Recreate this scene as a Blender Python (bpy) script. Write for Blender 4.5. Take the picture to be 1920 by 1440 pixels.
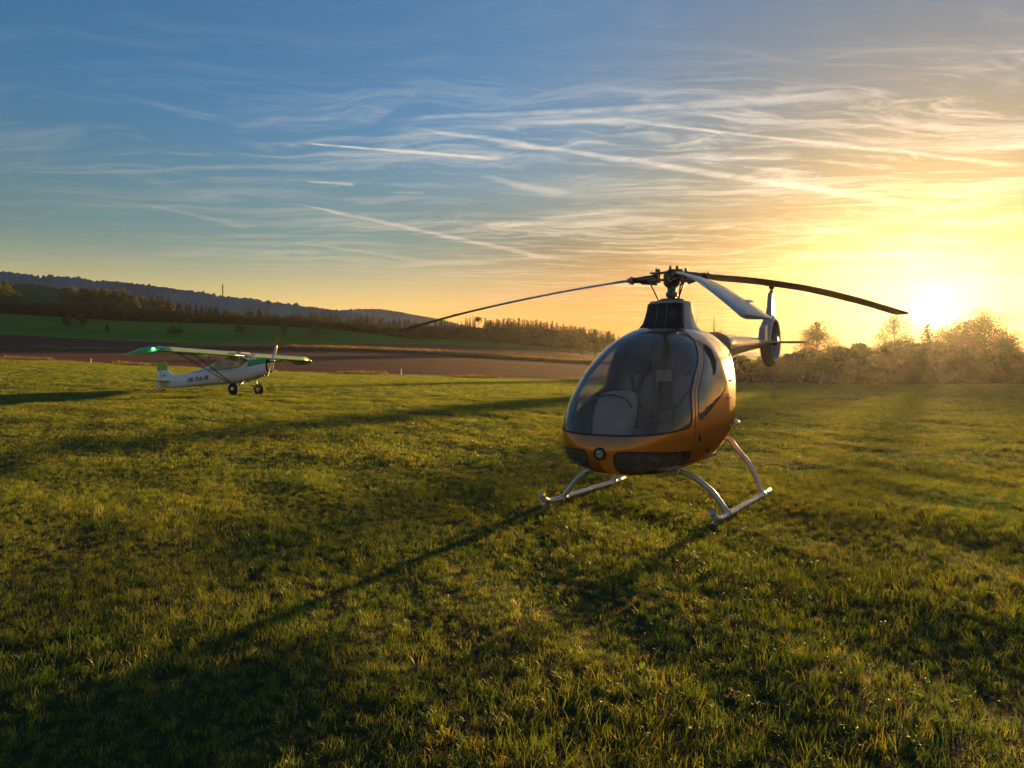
import bpy, bmesh, math, random
import numpy as np
from mathutils import Vector, Matrix
from math import radians as R, pi

for o in list(bpy.data.objects): bpy.data.objects.remove(o)
SC = bpy.context.scene
COL = SC.collection
random.seed(7)
RNG = np.random.default_rng(11)

# ------------------------------------------------------------------ camera
FP, HY, EYE = 1442.0, 685.0, 1.5        # focal length in photo pixels, horizon row, eye height
cam_d = bpy.data.cameras.new('camera'); cam = bpy.data.objects.new('camera', cam_d); COL.objects.link(cam)
cam.location = (0, 0, EYE); cam.rotation_euler = (R(90), 0, 0)
cam_d.sensor_width = 36; cam_d.lens = 36 * FP / 1920; cam_d.shift_y = -(720 - HY) / 1920
cam_d.clip_start = 0.05; cam_d.clip_end = 6000
SC.camera = cam

# ------------------------------------------------------------------ light
SUN = Vector(((1752 - 960) / FP, 1.0, (HY - 575) / FP)).normalized()
SUN_EL = math.asin(SUN.z); SUN_AZ = math.atan2(SUN.x, SUN.y)
SC.view_settings.view_transform = 'Standard'; SC.view_settings.look = 'None'
SC.view_settings.exposure = 1.5; SC.view_settings.gamma = 1; SC.view_settings.use_curve_mapping = False
sd = bpy.data.lights.new('sun', 'SUN'); sun = bpy.data.objects.new('sun', sd); COL.objects.link(sun)
sd.energy = 4.2; sd.angle = R(0.9); sd.color = (1.0, 0.57, 0.17)
sun.rotation_euler = SUN.to_track_quat('Z', 'Y').to_euler(); sun.location = SUN * 60

W = bpy.data.worlds.new('World'); SC.world = W; W.use_nodes = True
nt = W.node_tree; nt.nodes.clear()
class NG:
    """small helper for writing node graphs as expressions"""
    def __init__(s, t): s.t = t
    def n(s, typ, **k):
        x = s.t.nodes.new(typ)
        for a, b in k.items(): setattr(x, a, b)
        return x
    def put(s, sock, v):
        if hasattr(v, 'is_output') : s.t.links.new(v, sock)
        elif v is not None:
            if sock.type == 'RGBA' and len(v) == 3: v = (*v, 1)
            sock.default_value = v
    def m(s, op, a, b=None, c=None, clamp=False):
        x = s.n('ShaderNodeMath', operation=op, use_clamp=clamp)
        for i, v in enumerate((a, b, c)):
            if v is not None: s.put(x.inputs[i], v)
        return x.outputs[0]
    def v(s, op, a, b=None, sc=None):
        x = s.n('ShaderNodeVectorMath', operation=op)
        s.put(x.inputs[0], a)
        if b is not None: s.put(x.inputs[1], b)
        if sc is not None: s.put(x.inputs['Scale'], sc)
        return x.outputs['Value'] if op in ('DOT_PRODUCT', 'LENGTH', 'DISTANCE') else x.outputs[0]
    def noise(s, vec, scale, detail=4, rough=.5, dist=0, out=0):
        x = s.n('ShaderNodeTexNoise'); s.put(x.inputs['Vector'], vec)
        x.inputs['Scale'].default_value = scale; x.inputs['Detail'].default_value = detail
        x.inputs['Roughness'].default_value = rough; x.inputs['Distortion'].default_value = dist
        return x.outputs[out]
    def ramp(s, f, a, b, lo=0., hi=1., smooth=True):
        x = s.n('ShaderNodeMapRange', interpolation_type='SMOOTHSTEP' if smooth else 'LINEAR')
        s.put(x.inputs[0], f)
        for i, v in enumerate((a, b, lo, hi)): s.put(x.inputs[i + 1], v)
        return x.outputs[0]
    def mix(s, f, a, b, blend='MIX'):
        x = s.n('ShaderNodeMix', data_type='RGBA', blend_type=blend); x.clamp_factor = True; x.clamp_result = False
        s.put(x.inputs[0], f); s.put(x.inputs[6], a); s.put(x.inputs[7], b)
        return x.outputs[2]
    def comb(s, x_, y_, z_):
        x = s.n('ShaderNodeCombineXYZ')
        for i, v in enumerate((x_, y_, z_)): s.put(x.inputs[i], v)
        return x.outputs[0]
g = NG(nt)
sky = g.n('ShaderNodeTexSky', sky_type='NISHITA')
sky.sun_disc = False; sky.sun_elevation = SUN_EL; sky.sun_rotation = SUN_AZ
sky.altitude = 400; sky.air_density = 1.15; sky.dust_density = 0.7; sky.ozone_density = 2.2
skyc = sky.outputs[0]
dirv = g.n('ShaderNodeTexCoord').outputs['Generated']
sep = g.n('ShaderNodeSeparateXYZ'); g.put(sep.inputs[0], dirv)
dx, dy, dz = sep.outputs
zc = g.m('MAXIMUM', dz, 0.02)
q = g.comb(g.m('DIVIDE', dx, zc), g.m('DIVIDE', dy, zc), 0.0)      # where the view meets the cloud layer
cosg = g.v('DOT_PRODUCT', dirv, tuple(SUN))
ang = g.m('ARCCOSINE', g.m('MINIMUM', cosg, 1.0))
# cirrus: streaked, warped noise in the plane of the cloud layer
def streak(rot, sx, sy, seed, scale, detail, rough, dist, warp=.35):
    wv = g.n('ShaderNodeTexNoise'); g.put(wv.inputs['Vector'], g.v('ADD', q, (seed, 0, 0)))
    wv.inputs['Scale'].default_value = .7; wv.inputs['Detail'].default_value = 3
    w2 = g.v('SCALE', g.v('SUBTRACT', wv.outputs['Color'], (.5, .5, .5)), sc=warp * 4)
    mp = g.n('ShaderNodeMapping'); g.put(mp.inputs[0], g.v('ADD', q, w2))
    mp.inputs['Rotation'].default_value = (0, 0, R(rot)); mp.inputs['Scale'].default_value = (sx, sy, 1)
    mp.inputs['Location'].default_value = (seed * 3.1, seed, seed)
    return g.noise(mp.outputs[0], scale, detail, rough, dist)
s1 = streak(-25, .34, 1.9, 2.3, 2.0, 10, .68, .2, .27)
s2 = streak(-50, .26, 1.5, 8.1, 3.2, 10, .70, .25, .36)
s3 = streak(-10, .5, 1.2, 5.4, .5, 2, .5, 0)
cir = g.m('MAXIMUM', g.ramp(s1, .47, .68), g.m('MULTIPLY', g.ramp(s2, .48, .68), .9))
azr = g.m('DIVIDE', dx, g.m('MAXIMUM', dy, .05))                     # more cirrus towards the sun side
cov = g.m('MULTIPLY', g.ramp(azr, -.75, .35, .16, 1.0), g.ramp(s3, .3, .62, .35, 1.0))
elv = g.m('MULTIPLY', g.ramp(dz, .40, .28, .25, 1.0), g.ramp(dz, .02, .07, .35, 1.0))
cir = g.m('MULTIPLY', g.m('MULTIPLY', cir, cov), elv)
# old contrails
def P2(px, py): z = (HY - py) / FP; return ((px - 960) / FP / z, 1 / z)
tr = None
for (a, b, w, k) in [((575, 269), (945, 299), .040, 1.0), ((780, 240), (1760, 390), .085, .55), ((560, 383), (1045, 487), .10, .55),
                     ((1210, 232), (1930, 312), .045, .5), ((575, 340), (665, 345), .05, .55), ((860, 432), (1200, 395), .22, .35),
                     ((1480, 478), (1800, 478), .22, .55), ((1350, 480), (1920, 360), .16, .32), ((740, 360), (800, 362), .05, .3),
                     ((1160, 300), (1500, 290), .10, .3), ((780, 222), (1650, 180), .07, .35), ((280, 385), (480, 428), .10, .22),
                     ((560, 455), (800, 490), .14, .3), ((1760, 412), (1885, 420), .12, .4), ((900, 330), (1060, 365), .10, .3)]:
    A = np.array(P2(*a)); B = np.array(P2(*b)); D = B - A; L = float(np.hypot(*D)); D = D / L
    rel = g.v('SUBTRACT', g.v('ADD', q, g.v('SCALE', g.v('SUBTRACT', g.noise(q, 2.2, 3, .6, 0, 1), (.5, .5, .5)), sc=w * 1.6)), (float(A[0]), float(A[1]), 0))
    t = g.m('DIVIDE', g.v('DOT_PRODUCT', rel, (float(D[0]), float(D[1]), 0)), L)
    dd = g.m('ABSOLUTE', g.v('DOT_PRODUCT', rel, (float(-D[1]), float(D[0]), 0)))
    ww = g.m('MULTIPLY', g.ramp(t, 0., 1., .5, 1.3, False), w)
    f = g.m('MULTIPLY', g.ramp(g.m('DIVIDE', dd, ww), 1.0, 0.1), g.m('MULTIPLY', g.ramp(t, -.03, .06), g.ramp(t, 1.03, .88)))
    f = g.m('MULTIPLY', f, k)
    tr = f if tr is None else g.m('ADD', tr, f)
tr = g.m('MULTIPLY', tr, g.ramp(g.noise(q, 9., 5, .65), .30, .62, .35, 1.0))
alpha = g.m('MINIMUM', g.m('ADD', g.m('MULTIPLY', cir, .8), tr), .9)
warm = g.ramp(ang, 1.0, .15)
lowr = g.ramp(dz, .05, .30)
cc = g.mix(lowr, (4.0, 3.1, 2.0), (3.7, 3.5, 3.1))
cc = g.mix(warm, cc, g.mix(lowr, (5.4, 3.7, 1.9), (5.4, 5.1, 4.6)))
# grade of the clear sky: a little richer blue up high, gold towards the sun
GR = {}
lum = g.v('DOT_PRODUCT', skyc, (.25, .6, .15))
skyk = g.m('DIVIDE', 4.2, g.m('ADD', lum, 4.2))
tint = g.mix(g.ramp(dz, .16, .33), g.mix(g.ramp(dz, .03, .17), (3.5, 2.15, 1.12), (.92, 1.08, 1.12)), (.56, 1.06, 1.50))
skyt = g.v('SCALE', g.mix(1.0, skyc, g.mix(1.0, tint, g.mix(g.m('MAXIMUM', g.ramp(ang, .15, .8), g.ramp(dz, .08, .24)), (.62, .40, .30), (1, 1, 1)), 'MULTIPLY'), 'MULTIPLY'), sc=g.m('MULTIPLY', skyk, g.ramp(ang, .08, .62, .42, 1.06)))
skym = g.mix(alpha, skyt, cc)
def glow(k, sig, col):
    e = g.m('MULTIPLY', g.m('POWER', 2.718, g.m('MULTIPLY', g.m('POWER', g.m('DIVIDE', ang, sig), 1.3), -1.0)), k)
    return g.v('SCALE', g.comb(*col), sc=e)
disc = g.v('SCALE', g.comb(1, .93, .75), sc=g.ramp(ang, .026, .004, 0, 90))
tot = g.v('ADD', skym, g.v('ADD', disc, g.v('ADD', glow(7, .05, (1, .78, .30)), glow(.8, .30, (1, .60, .18)))))
bg = g.n('ShaderNodeBackground'); g.put(bg.inputs[0], tot); bg.inputs[1].default_value = 0.062
out = g.n('ShaderNodeOutputWorld'); nt.links.new(bg.outputs[0], out.inputs[0])

cy = SC.cycles
cy.use_denoising = True; cy.denoiser = 'OPENIMAGEDENOISE'
cy.max_bounces = 6; cy.diffuse_bounces = 2; cy.glossy_bounces = 3; cy.transmission_bounces = 4; cy.transparent_max_bounces = 12
cy.volume_bounces = 0; cy.sample_clamp_indirect = 8; cy.volume_step_rate = 4
cy.caustics_reflective = False; cy.caustics_refractive = False

# ------------------------------------------------------------------ helpers
def tag(o, label=None, cat=None, group=None, kind=None):
    for k, v in (('label', label), ('category', cat), ('group', group), ('kind', kind)):
        if v: o[k] = v
    return o
def link(name, me, mat=None, parent=None):
    o = bpy.data.objects.new(name, me); COL.objects.link(o)
    if mat is not None and me is not None and not me.materials: me.materials.append(mat)
    if parent is not None: o.parent = parent
    return o
def empty(name, loc, rz=0.0):
    o = bpy.data.objects.new(name, None); COL.objects.link(o); o.location = loc; o.rotation_euler = (0, 0, rz); o.empty_display_size = .3
    return o
def mesh_np(name, V, F, smooth=True):
    """V (n,3), F (m,k) array of tris or quads"""
    me = bpy.data.meshes.new(name); V = np.asarray(V, dtype=np.float32); F = np.asarray(F, dtype=np.int32)
    k = F.shape[1]
    me.vertices.add(len(V)); me.vertices.foreach_set('co', V.ravel())
    me.loops.add(F.size); me.loops.foreach_set('vertex_index', F.ravel())
    me.polygons.add(len(F)); me.polygons.foreach_set('loop_start', np.arange(len(F), dtype=np.int32) * k)
    me.polygons.foreach_set('loop_total', np.full(len(F), k, dtype=np.int32))
    if smooth: me.polygons.foreach_set('use_smooth', np.ones(len(F), dtype=bool))
    me.update(calc_edges=True); me.validate()
    return me
class MB:
    """collects simple shapes and builds ONE mesh"""
    def __init__(s): s.v = []; s.f = []; s.sm = []
    def add(s, V, F, smooth=False):
        n = len(s.v); s.v += [tuple(map(float, p)) for p in V]; s.f += [tuple(int(i) + n for i in f) for f in F]; s.sm += [smooth] * len(F); return s
    def box(s, c, size, rot=None, taper=1.0):
        hx, hy, hz = size[0] / 2, size[1] / 2, size[2] / 2
        V = [Vector((x * hx * (taper if z > 0 else 1), y * hy * (taper if z > 0 else 1), z * hz)) for z in (-1, 1) for y in (-1, 1) for x in (-1, 1)]
        if rot is not None: V = [rot @ p for p in V]
        V = [p + Vector(c) for p in V]
        return s.add(V, [(0, 2, 3, 1), (4, 5, 7, 6), (0, 1, 5, 4), (2, 6, 7, 3), (0, 4, 6, 2), (1, 3, 7, 5)])
    def tube(s, pts, r, n=10, cap=True, flat=1.0):
        pts = [Vector(p) for p in pts]; m = len(pts); rr = r if hasattr(r, '__len__') else [r] * m
        V = []; up = None
        for i, p in enumerate(pts):
            t = (pts[min(i + 1, m - 1)] - pts[max(i - 1, 0)]).normalized()
            if up is None: up = Vector((0, 0, 1)) if abs(t.z) < .9 else Vector((1, 0, 0))
            a = t.cross(up).normalized(); b = a.cross(t).normalized(); up = b
            V += [p + (a * math.cos(2 * pi * k / n) + b * math.sin(2 * pi * k / n) * flat) * rr[i] for k in range(n)]
        F = [(i * n + k, i * n + (k + 1) % n, (i + 1) * n + (k + 1) % n, (i + 1) * n + k) for i in range(m - 1) for k in range(n)]
        s.add(V, F, True)
        if cap:
            b0 = len(s.v) - len(V)
            s.f += [tuple(b0 + k for k in reversed(range(n))), tuple(b0 + (m - 1) * n + k for k in range(n))]; s.sm += [False, False]
        return s
    def lathe(s, c, prof, axis='z', n=24, smooth=True):
        """prof: (radius, height) pairs round an axis"""
        V = []
        for (r, h) in prof:
            for k in range(n):
                a = 2 * pi * k / n; x, y = r * math.cos(a), r * math.sin(a)
                p = {'z': (x, y, h), 'y': (x, h, -y), 'x': (h, x, y)}[axis]
                V.append(Vector(p) + Vector(c))
        F = [(i * n + k, i * n + (k + 1) % n, (i + 1) * n + (k + 1) % n, (i + 1) * n + k) for i in range(len(prof) - 1) for k in range(n)]
        return s.add(V, F, smooth)
    def ell(s, c, r, n=14, m=8):
        V = []; 
        for j in range(m + 1):
            th = pi * j / m
            for k in range(n): V.append((c[0] + r[0] * math.sin(th) * math.cos(2 * pi * k / n), c[1] + r[1] * math.sin(th) * math.sin(2 * pi * k / n), c[2] + r[2] * math.cos(th)))
        F = [(j * n + k, (j + 1) * n + k, (j + 1) * n + (k + 1) % n, j * n + (k + 1) % n) for j in range(m) for k in range(n)]
        return s.add(V, F, True)
    def loft(s, secs, close=True, caps=True, smooth=True):
        n = len(secs[0]); V = [p for sc_ in secs for p in sc_]
        F = [(i * n + k, i * n + (k + 1) % n, (i + 1) * n + (k + 1) % n, (i + 1) * n + k) for i in range(len(secs) - 1) for k in range(n if close else n - 1)]
        s.add(V, F, smooth)
        if caps:
            b0 = len(s.v) - len(V); s.f += [tuple(b0 + k for k in reversed(range(n))), tuple(b0 + (len(secs) - 1) * n + k for k in range(n))]; s.sm += [False, False]
        return s
    def build(s, name, mat, parent=None, bevel=0, solid=0, sub=0, fixn=True):
        me = bpy.data.meshes.new(name); me.from_pydata(s.v, [], s.f); me.polygons.foreach_set('use_smooth', s.sm); me.update()
        if fixn:
            bm = bmesh.new(); bm.from_mesh(me); bmesh.ops.remove_doubles(bm, verts=bm.verts, dist=1e-5)
            bmesh.ops.recalc_face_normals(bm, faces=bm.faces)
            if bevel: bmesh.ops.bevel(bm, geom=[e for e in bm.edges if len(e.link_faces) == 2 and e.calc_face_angle(0) > .6], offset=bevel, segments=2, affect='EDGES', clamp_overlap=True)
            bm.to_mesh(me); bm.free()
        o = link(name, me, mat, parent)
        if solid: md = o.modifiers.new('s', 'SOLIDIFY'); md.thickness = solid
        if sub: md = o.modifiers.new('u', 'SUBSURF'); md.levels = sub; md.render_levels = sub
        return o
def interp(xs, ys):
    """monotone cubic interpolation"""
    xs = np.array(xs, float); ys = np.array(ys, float); h = np.diff(xs); d = np.diff(ys) / h
    m = np.zeros(len(xs)); m[0] = d[0]; m[-1] = d[-1]
    for i in range(1, len(xs) - 1):
        if d[i - 1] * d[i] > 0: m[i] = (h[i - 1] + h[i]) * 3 / ((2 * h[i] + h[i - 1]) / d[i - 1] + (h[i] + 2 * h[i - 1]) / d[i])
    def f(x):
        x = np.clip(np.asarray(x, float), xs[0], xs[-1]); i = np.clip(np.searchsorted(xs, x) - 1, 0, len(xs) - 2)
        t = (x - xs[i]) / h[i]
        return ys[i] * (1 + 2 * t) * (1 - t) ** 2 + m[i] * h[i] * t * (1 - t) ** 2 + ys[i + 1] * t * t * (3 - 2 * t) + m[i + 1] * h[i] * t * t * (t - 1)
    return f

# ------------------------------------------------------------------ materials
def mat(name, col, rough=.6, metal=0, coat=0, trans=0, emit=None, var=0, vscale=3., bump=0, bscale=40., spec=.5, coatr=.05, alpha=None):
    m = bpy.data.materials.new(name); m.use_nodes = True; t = m.node_tree; G = NG(t)
    b = t.nodes['Principled BSDF']; b.inputs['Roughness'].default_value = rough; b.inputs['Metallic'].default_value = metal
    b.inputs['Coat Weight'].default_value = coat; b.inputs['Coat Roughness'].default_value = coatr; b.inputs['Specular IOR Level'].default_value = spec
    tc = G.n('ShaderNodeTexCoord').outputs['Object']
    if var:
        nz = G.noise(tc, vscale, 5, .6)
        G.put(b.inputs['Base Color'], G.mix(G.ramp(nz, .3, .7), tuple(c * (1 - var) for c in col), tuple(min(1, c * (1 + var)) for c in col)))
    else: b.inputs['Base Color'].default_value = (*col, 1)
    if bump:
        bp = G.n('ShaderNodeBump'); bp.inputs['Strength'].default_value = bump; bp.inputs['Distance'].default_value = .02
        G.put(bp.inputs['Height'], G.noise(tc, bscale, 4, .6)); t.links.new(bp.outputs[0], b.inputs['Normal'])
    if emit: b.inputs['Emission Color'].default_value = (*emit[0], 1); b.inputs['Emission Strength'].default_value = emit[1]
    return m
def leaf_mat(name, cols, transl=.45, rough=.5, pscale=.5, tcol=None, rand=True, spec=.25, pcontrast=(.35, .65)):
    """foliage: diffuse + light passing through the leaf, colour varying by place and by instance"""
    m = bpy.data.materials.new(name); m.use_nodes = True; t = m.node_tree; t.nodes.clear(); G = NG(t)
    geo = G.n('ShaderNodeNewGeometry'); oi = G.n('ShaderNodeObjectInfo')
    nz = G.noise(geo.outputs['Position'], pscale, 4, .6)
    c = G.mix(G.ramp(nz, *pcontrast), cols[0], cols[1])
    if len(cols) > 2: c = G.mix(G.ramp(oi.outputs['Random'], .55, 1.0, 0, .9), c, cols[2])
    if rand: c = G.mix(1.0, c, G.comb(*[G.ramp(oi.outputs['Random'], 0, 1, .7, 1.25, False)] * 3), 'MULTIPLY')
    pr = G.n('ShaderNodeBsdfPrincipled'); G.put(pr.inputs['Base Color'], c); pr.inputs['Roughness'].default_value = rough
    pr.inputs['Specular IOR Level'].default_value = spec
    tl = G.n('ShaderNodeBsdfTranslucent')
    G.put(tl.inputs[0], G.mix(1.0, c, tcol or (1.9, 1.7, .7), 'MULTIPLY'))
    mx = G.n('ShaderNodeMixShader'); mx.inputs[0].default_value = transl
    t.links.new(pr.outputs[0], mx.inputs[1]); t.links.new(tl.outputs[0], mx.inputs[2])
    o = G.n('ShaderNodeOutputMaterial'); t.links.new(mx.outputs[0], o.inputs[0])
    return m

# ------------------------------------------------------------------ terrain
def zy(y, d): return EYE + (HY - y) / FP * d
def DM(d): return d if d < 230 else 230 + (d - 230) * .3
def row(d, pts): d = DM(d); us = [p[0] for p in pts]; return d, interp(us, [zy(p[1], d) for p in pts])
ROWS = [(14.0, interp([-2000, 0, 460, 960, 4000], [.10, .06, .03, 0, 0])),
        (32.6, interp([-2500, -900, 0, 460, 960, 1400, 2600, 4000], [1.2, .8, .44, .25, .07, 0, -.05, -.05])),
        row(78, [(-2500, 640), (-900, 655), (0, 673), (240, 684), (500, 697), (780, 705), (1080, 714), (1500, 720), (1920, 722), (4000, 722)]),
        row(150, [(-2500, 600), (-900, 632), (0, 654), (240, 654), (400, 652.5), (600, 655), (800, 662), (900, 669), (1000, 675), (1110, 681), (1500, 688), (4000, 690)]),
        row(230, [(-2500, 570), (-900, 600), (0, 627), (240, 640), (475, 645.5), (780, 645.3), (900, 649), (1060, 657), (1110, 664), (1500, 674), (4000, 680)]),
        row(290, [(-2500, 550), (-900, 565), (0, 588), (240, 602), (475, 609.5), (600, 616.5), (700, 625), (780, 636), (860, 638), (1000, 648), (1060, 654), (1110, 660), (1500, 672), (4000, 678)]),
        row(330, [(-2500, 540), (-900, 555), (0, 581), (240, 594), (475, 605), (600, 613), (700, 620), (780, 628), (900, 634), (1060, 648), (1110, 655), (1500, 671), (4000, 678)]),
        row(500, [(-2500, 520), (-900, 522), (0, 531), (60, 533), (120, 541), (300, 573), (450, 592), (700, 609), (900, 618), (1100, 640), (1500, 670), (4000, 678)]),
        row(700, [(-2500, 530), (-900, 530), (0, 545), (300, 580), (700, 610), (1100, 640), (1500, 672), (4000, 679)])]
_w = [(random.uniform(0, 2 * pi), random.uniform(0, 2 * pi), l, a) for l, a in ((4.2, .011), (3.1, .010), (2.3, .010), (1.7, .012), (1.25, .010), (.9, .007), (.65, .005), (7.5, .014), (13., .02), (1.0, .007), (2.7, .009), (22, .03))]
def bumps(x, y):
    s = 0
    for a, p, l, k in _w: s = s + .50 * k * np.sin((x * math.cos(a) + y * math.sin(a)) * 2 * pi / l + p + .8 * np.sin((x * math.sin(a) - y * math.cos(a)) * 2 * pi / (l * 2.3)))
    return s
def H(x, y, bump=True):
    x = np.asarray(x, float); y = np.asarray(y, float)
    r = np.hypot(x, y); a = np.arctan2(x, y); ac = np.clip(a, -R(65), R(65))
    d = r * np.cos(ac); u = 960 + FP * np.tan(ac)
    back = np.clip((np.abs(a) - R(65)) / R(60), 0, 1)
    rows = [(0.0, lambda u_: np.zeros_like(u_))] + ROWS + [(520.0, lambda u_: ROWS[-1][1](u_) * .6)]
    z = np.zeros_like(r)
    for (d0, f0), (d1, f1) in zip(rows[:-1], rows[1:]):
        m = (d >= d0) & (d < d1)
        t = (d - d0) / (d1 - d0)
        z = np.where(m, f0(u) * (1 - t) + f1(u) * t, z)
    z = np.where(d >= 520, rows[-1][1](u), z)
    z = z * (1 - back)
    if bump: z = z + bumps(x, y) * np.clip(1.2 - r / 160, 0, 1)
    return z
def hz(x, y): return float(H(x, y))

def patch(name, us, ds, m, lift=0.0):
    U, D = np.meshgrid(us, ds); X = (U - 960) / FP * D; Y = D; Z = H(X, Y) + lift
    V = np.stack([X, Y, Z], -1).reshape(-1, 3); nu, nd = len(us), len(ds)
    i = np.arange(nd - 1)[:, None] * nu + np.arange(nu - 1)[None]; i = i.ravel()
    F = np.stack([i, i + 1, i + nu + 1, i + nu], -1)
    o = link(name, mesh_np(name, V, F), m); o['kind'] = 'structure'; return o
# ground materials
def ground_mat(name, f):
    m = bpy.data.materials.new(name); m.use_nodes = True; G = NG(m.node_tree); b = m.node_tree.nodes['Principled BSDF']
    b.inputs['Roughness'].default_value = .9; b.inputs['Specular IOR Level'].default_value = .1
    pos = G.n('ShaderNodeNewGeometry').outputs['Position']; col, h, dist = f(G, pos)
    G.put(b.inputs['Base Color'], col); bp = G.n('ShaderNodeBump'); bp.inputs['Distance'].default_value = dist; bp.inputs['Strength'].default_value = 1
    G.put(bp.inputs['Height'], h); m.node_tree.links.new(bp.outputs[0], b.inputs['Normal']); return m
def f_turf(G, p):
    c = G.mix(G.ramp(G.noise(p, .35, 5, .6), .35, .65), (.030, .042, .009), (.060, .058, .016))
    c = G.mix(G.ramp(G.noise(p, 14, 3, .6), .35, .7), c, (.030, .034, .010))
    return c, G.noise(p, 22, 4, .7), .05
def f_plough(G, p):
    mp = G.n('ShaderNodeMapping'); G.put(mp.inputs[0], p); mp.inputs['Rotation'].default_value = (0, 0, R(4)); mp.inputs['Scale'].default_value = (.012, .28, 0)
    n1 = G.noise(mp.outputs[0], 1.0, 6, .65)
    c = G.mix(G.ramp(n1, .35, .68), (.125, .046, .026), (.19, .080, .046))
    c = G.mix(G.ramp(G.noise(p, .9, 5, .7), .4, .7, 0, .5), c, (.045, .022, .016))
    return c, G.noise(p, 1.6, 4, .7), .5
def f_meadow(G, p):
    mp = G.n('ShaderNodeMapping'); G.put(mp.inputs[0], p); mp.inputs['Rotation'].default_value = (0, 0, R(8)); mp.inputs['Scale'].default_value = (.01, .10, 0)
    c = G.mix(G.ramp(G.noise(mp.outputs[0], 1.0, 5, .6), .35, .65), (.075, .20, .018), (.115, .235, .030))
    return c, G.noise(p, 2.0, 4, .7), .3
def f_slope(G, p):
    c = G.mix(G.ramp(G.noise(p, .02, 5, .6), .35, .65), (.050, .090, .018), (.080, .095, .028))
    return c, G.noise(p, 1.0, 4, .7), .3
M_turf = ground_mat('turf_soil', f_turf); M_plough = ground_mat('ploughed_soil', f_plough)
M_meadow = ground_mat('meadow_green', f_meadow); M_slope = ground_mat('slope_pasture', f_slope)
# the airfield: polar sheet round the camera, out to the field edge in front and to the horizon elsewhere
angs = np.concatenate([np.linspace(-180, -66, 40), np.linspace(-65, -46, 24), np.linspace(-45, 45, 420), np.linspace(46, 65, 24), np.linspace(66, 180, 40)])
fr = np.concatenate([[0], np.geomspace(.3, 78, 300)]) / 78
Ra = []
for a in angs:
    if abs(a) <= 65: Ra.append(fr * 78.0 / math.cos(R(a)))
    else: Ra.append(np.where(fr * 78 < 40, fr * 78.0 / math.cos(R(65)), 40 / math.cos(R(65)) + np.clip((fr * 78 - 40) / 38, 0, 1) ** 2.2 * (500 - 40 / math.cos(R(65)))))
Ra = np.array(Ra); A_ = np.radians(angs)[:, None]
X = Ra * np.sin(A_); Y = Ra * np.cos(A_); Z = H(X, Y)
V = np.stack([X, Y, Z], -1).reshape(-1, 3); nr = len(fr); na = len(angs)
i = (np.arange(na - 1)[:, None] * nr + np.arange(nr - 1)[None]).ravel()
airfield = link('airfield', mesh_np('airfield', V, np.stack([i, i + nr, i + nr + 1, i + 1], -1)), M_turf); airfield['kind'] = 'structure'
us = np.concatenate([np.linspace(-2130, 0, 40), np.linspace(12, 1920, 160), np.linspace(1990, 4050, 40)])
patch('ploughed_field', us, np.linspace(78, 148, 30), M_plough)
patch('ploughed_field', us, np.linspace(151, 230, 26), M_plough)
patch('field_margin', us, np.linspace(148, 151, 3), M_meadow)
patch('meadow', us, np.linspace(230, DM(290), 14), M_meadow)
patch('hillside', us, np.concatenate([np.linspace(DM(290), DM(500), 24), np.linspace(DM(500) + 6, 490, 14)]), M_slope)

# far ridges
def ridge(name, d0, d1, pts, m, rough=1.6, seed=0):
    f = interp([p[0] for p in pts], [p[1] for p in pts]); uu = np.linspace(pts[0][0], pts[-1][0], 900); ds = np.linspace(d0, d1, 26)
    rng = np.random.default_rng(seed); n = np.repeat(rng.normal(0, 1, 450), 2) * .5 + rng.normal(0, .35, 900)
    big = np.interp(uu, np.linspace(uu[0], uu[-1], 60), rng.normal(0, 1, 60))
    gap = np.clip(big, 0, 1)
    top = EYE + (HY - f(uu)) / FP * (d0 + d1) / 2
    V = []
    for k, d in enumerate(ds):
        t = (k / 25) * 2 - 1; s = (1 - t * t) ** .6
        tree = (n if abs(t) < .2 else rng.normal(0, .6, 900)) * rough * (.35 + .65 * gap) * (.25 + s)
        V.append(np.stack([(uu - 960) / FP * d, np.full(900, d), -5 + (top + 5) * s + tree * (1 if s > 0 else 0)], -1))
    V = np.array(V).reshape(-1, 3); i = (np.arange(25)[:, None] * 900 + np.arange(899)[None]).ravel()
    o = link(name, mesh_np(name, V, np.stack([i, i + 1, i + 901, i + 900], -1), False), m); o['kind'] = 'structure'
M_far = mat('hazed_far_forest', (.20, .235, .225), .9, var=.35, vscale=.02, spec=.1)  # forest colour paled and greyed so that distance haze is painted in
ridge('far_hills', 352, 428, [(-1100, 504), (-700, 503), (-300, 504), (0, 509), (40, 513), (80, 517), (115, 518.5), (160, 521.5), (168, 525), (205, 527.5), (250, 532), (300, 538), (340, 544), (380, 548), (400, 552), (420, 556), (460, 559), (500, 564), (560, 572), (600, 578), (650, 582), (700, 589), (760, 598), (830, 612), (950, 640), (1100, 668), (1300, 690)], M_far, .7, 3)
ridge('distant_hills', 445, 490, [(480, 610), (560, 590), (620, 583), (660, 580), (700, 579), (735, 582.5), (770, 589), (800, 594), (830, 600), (880, 612), (960, 625), (1060, 640), (1200, 652), (1500, 662), (2200, 668), (2600, 672)], M_far, .4, 5)

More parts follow.
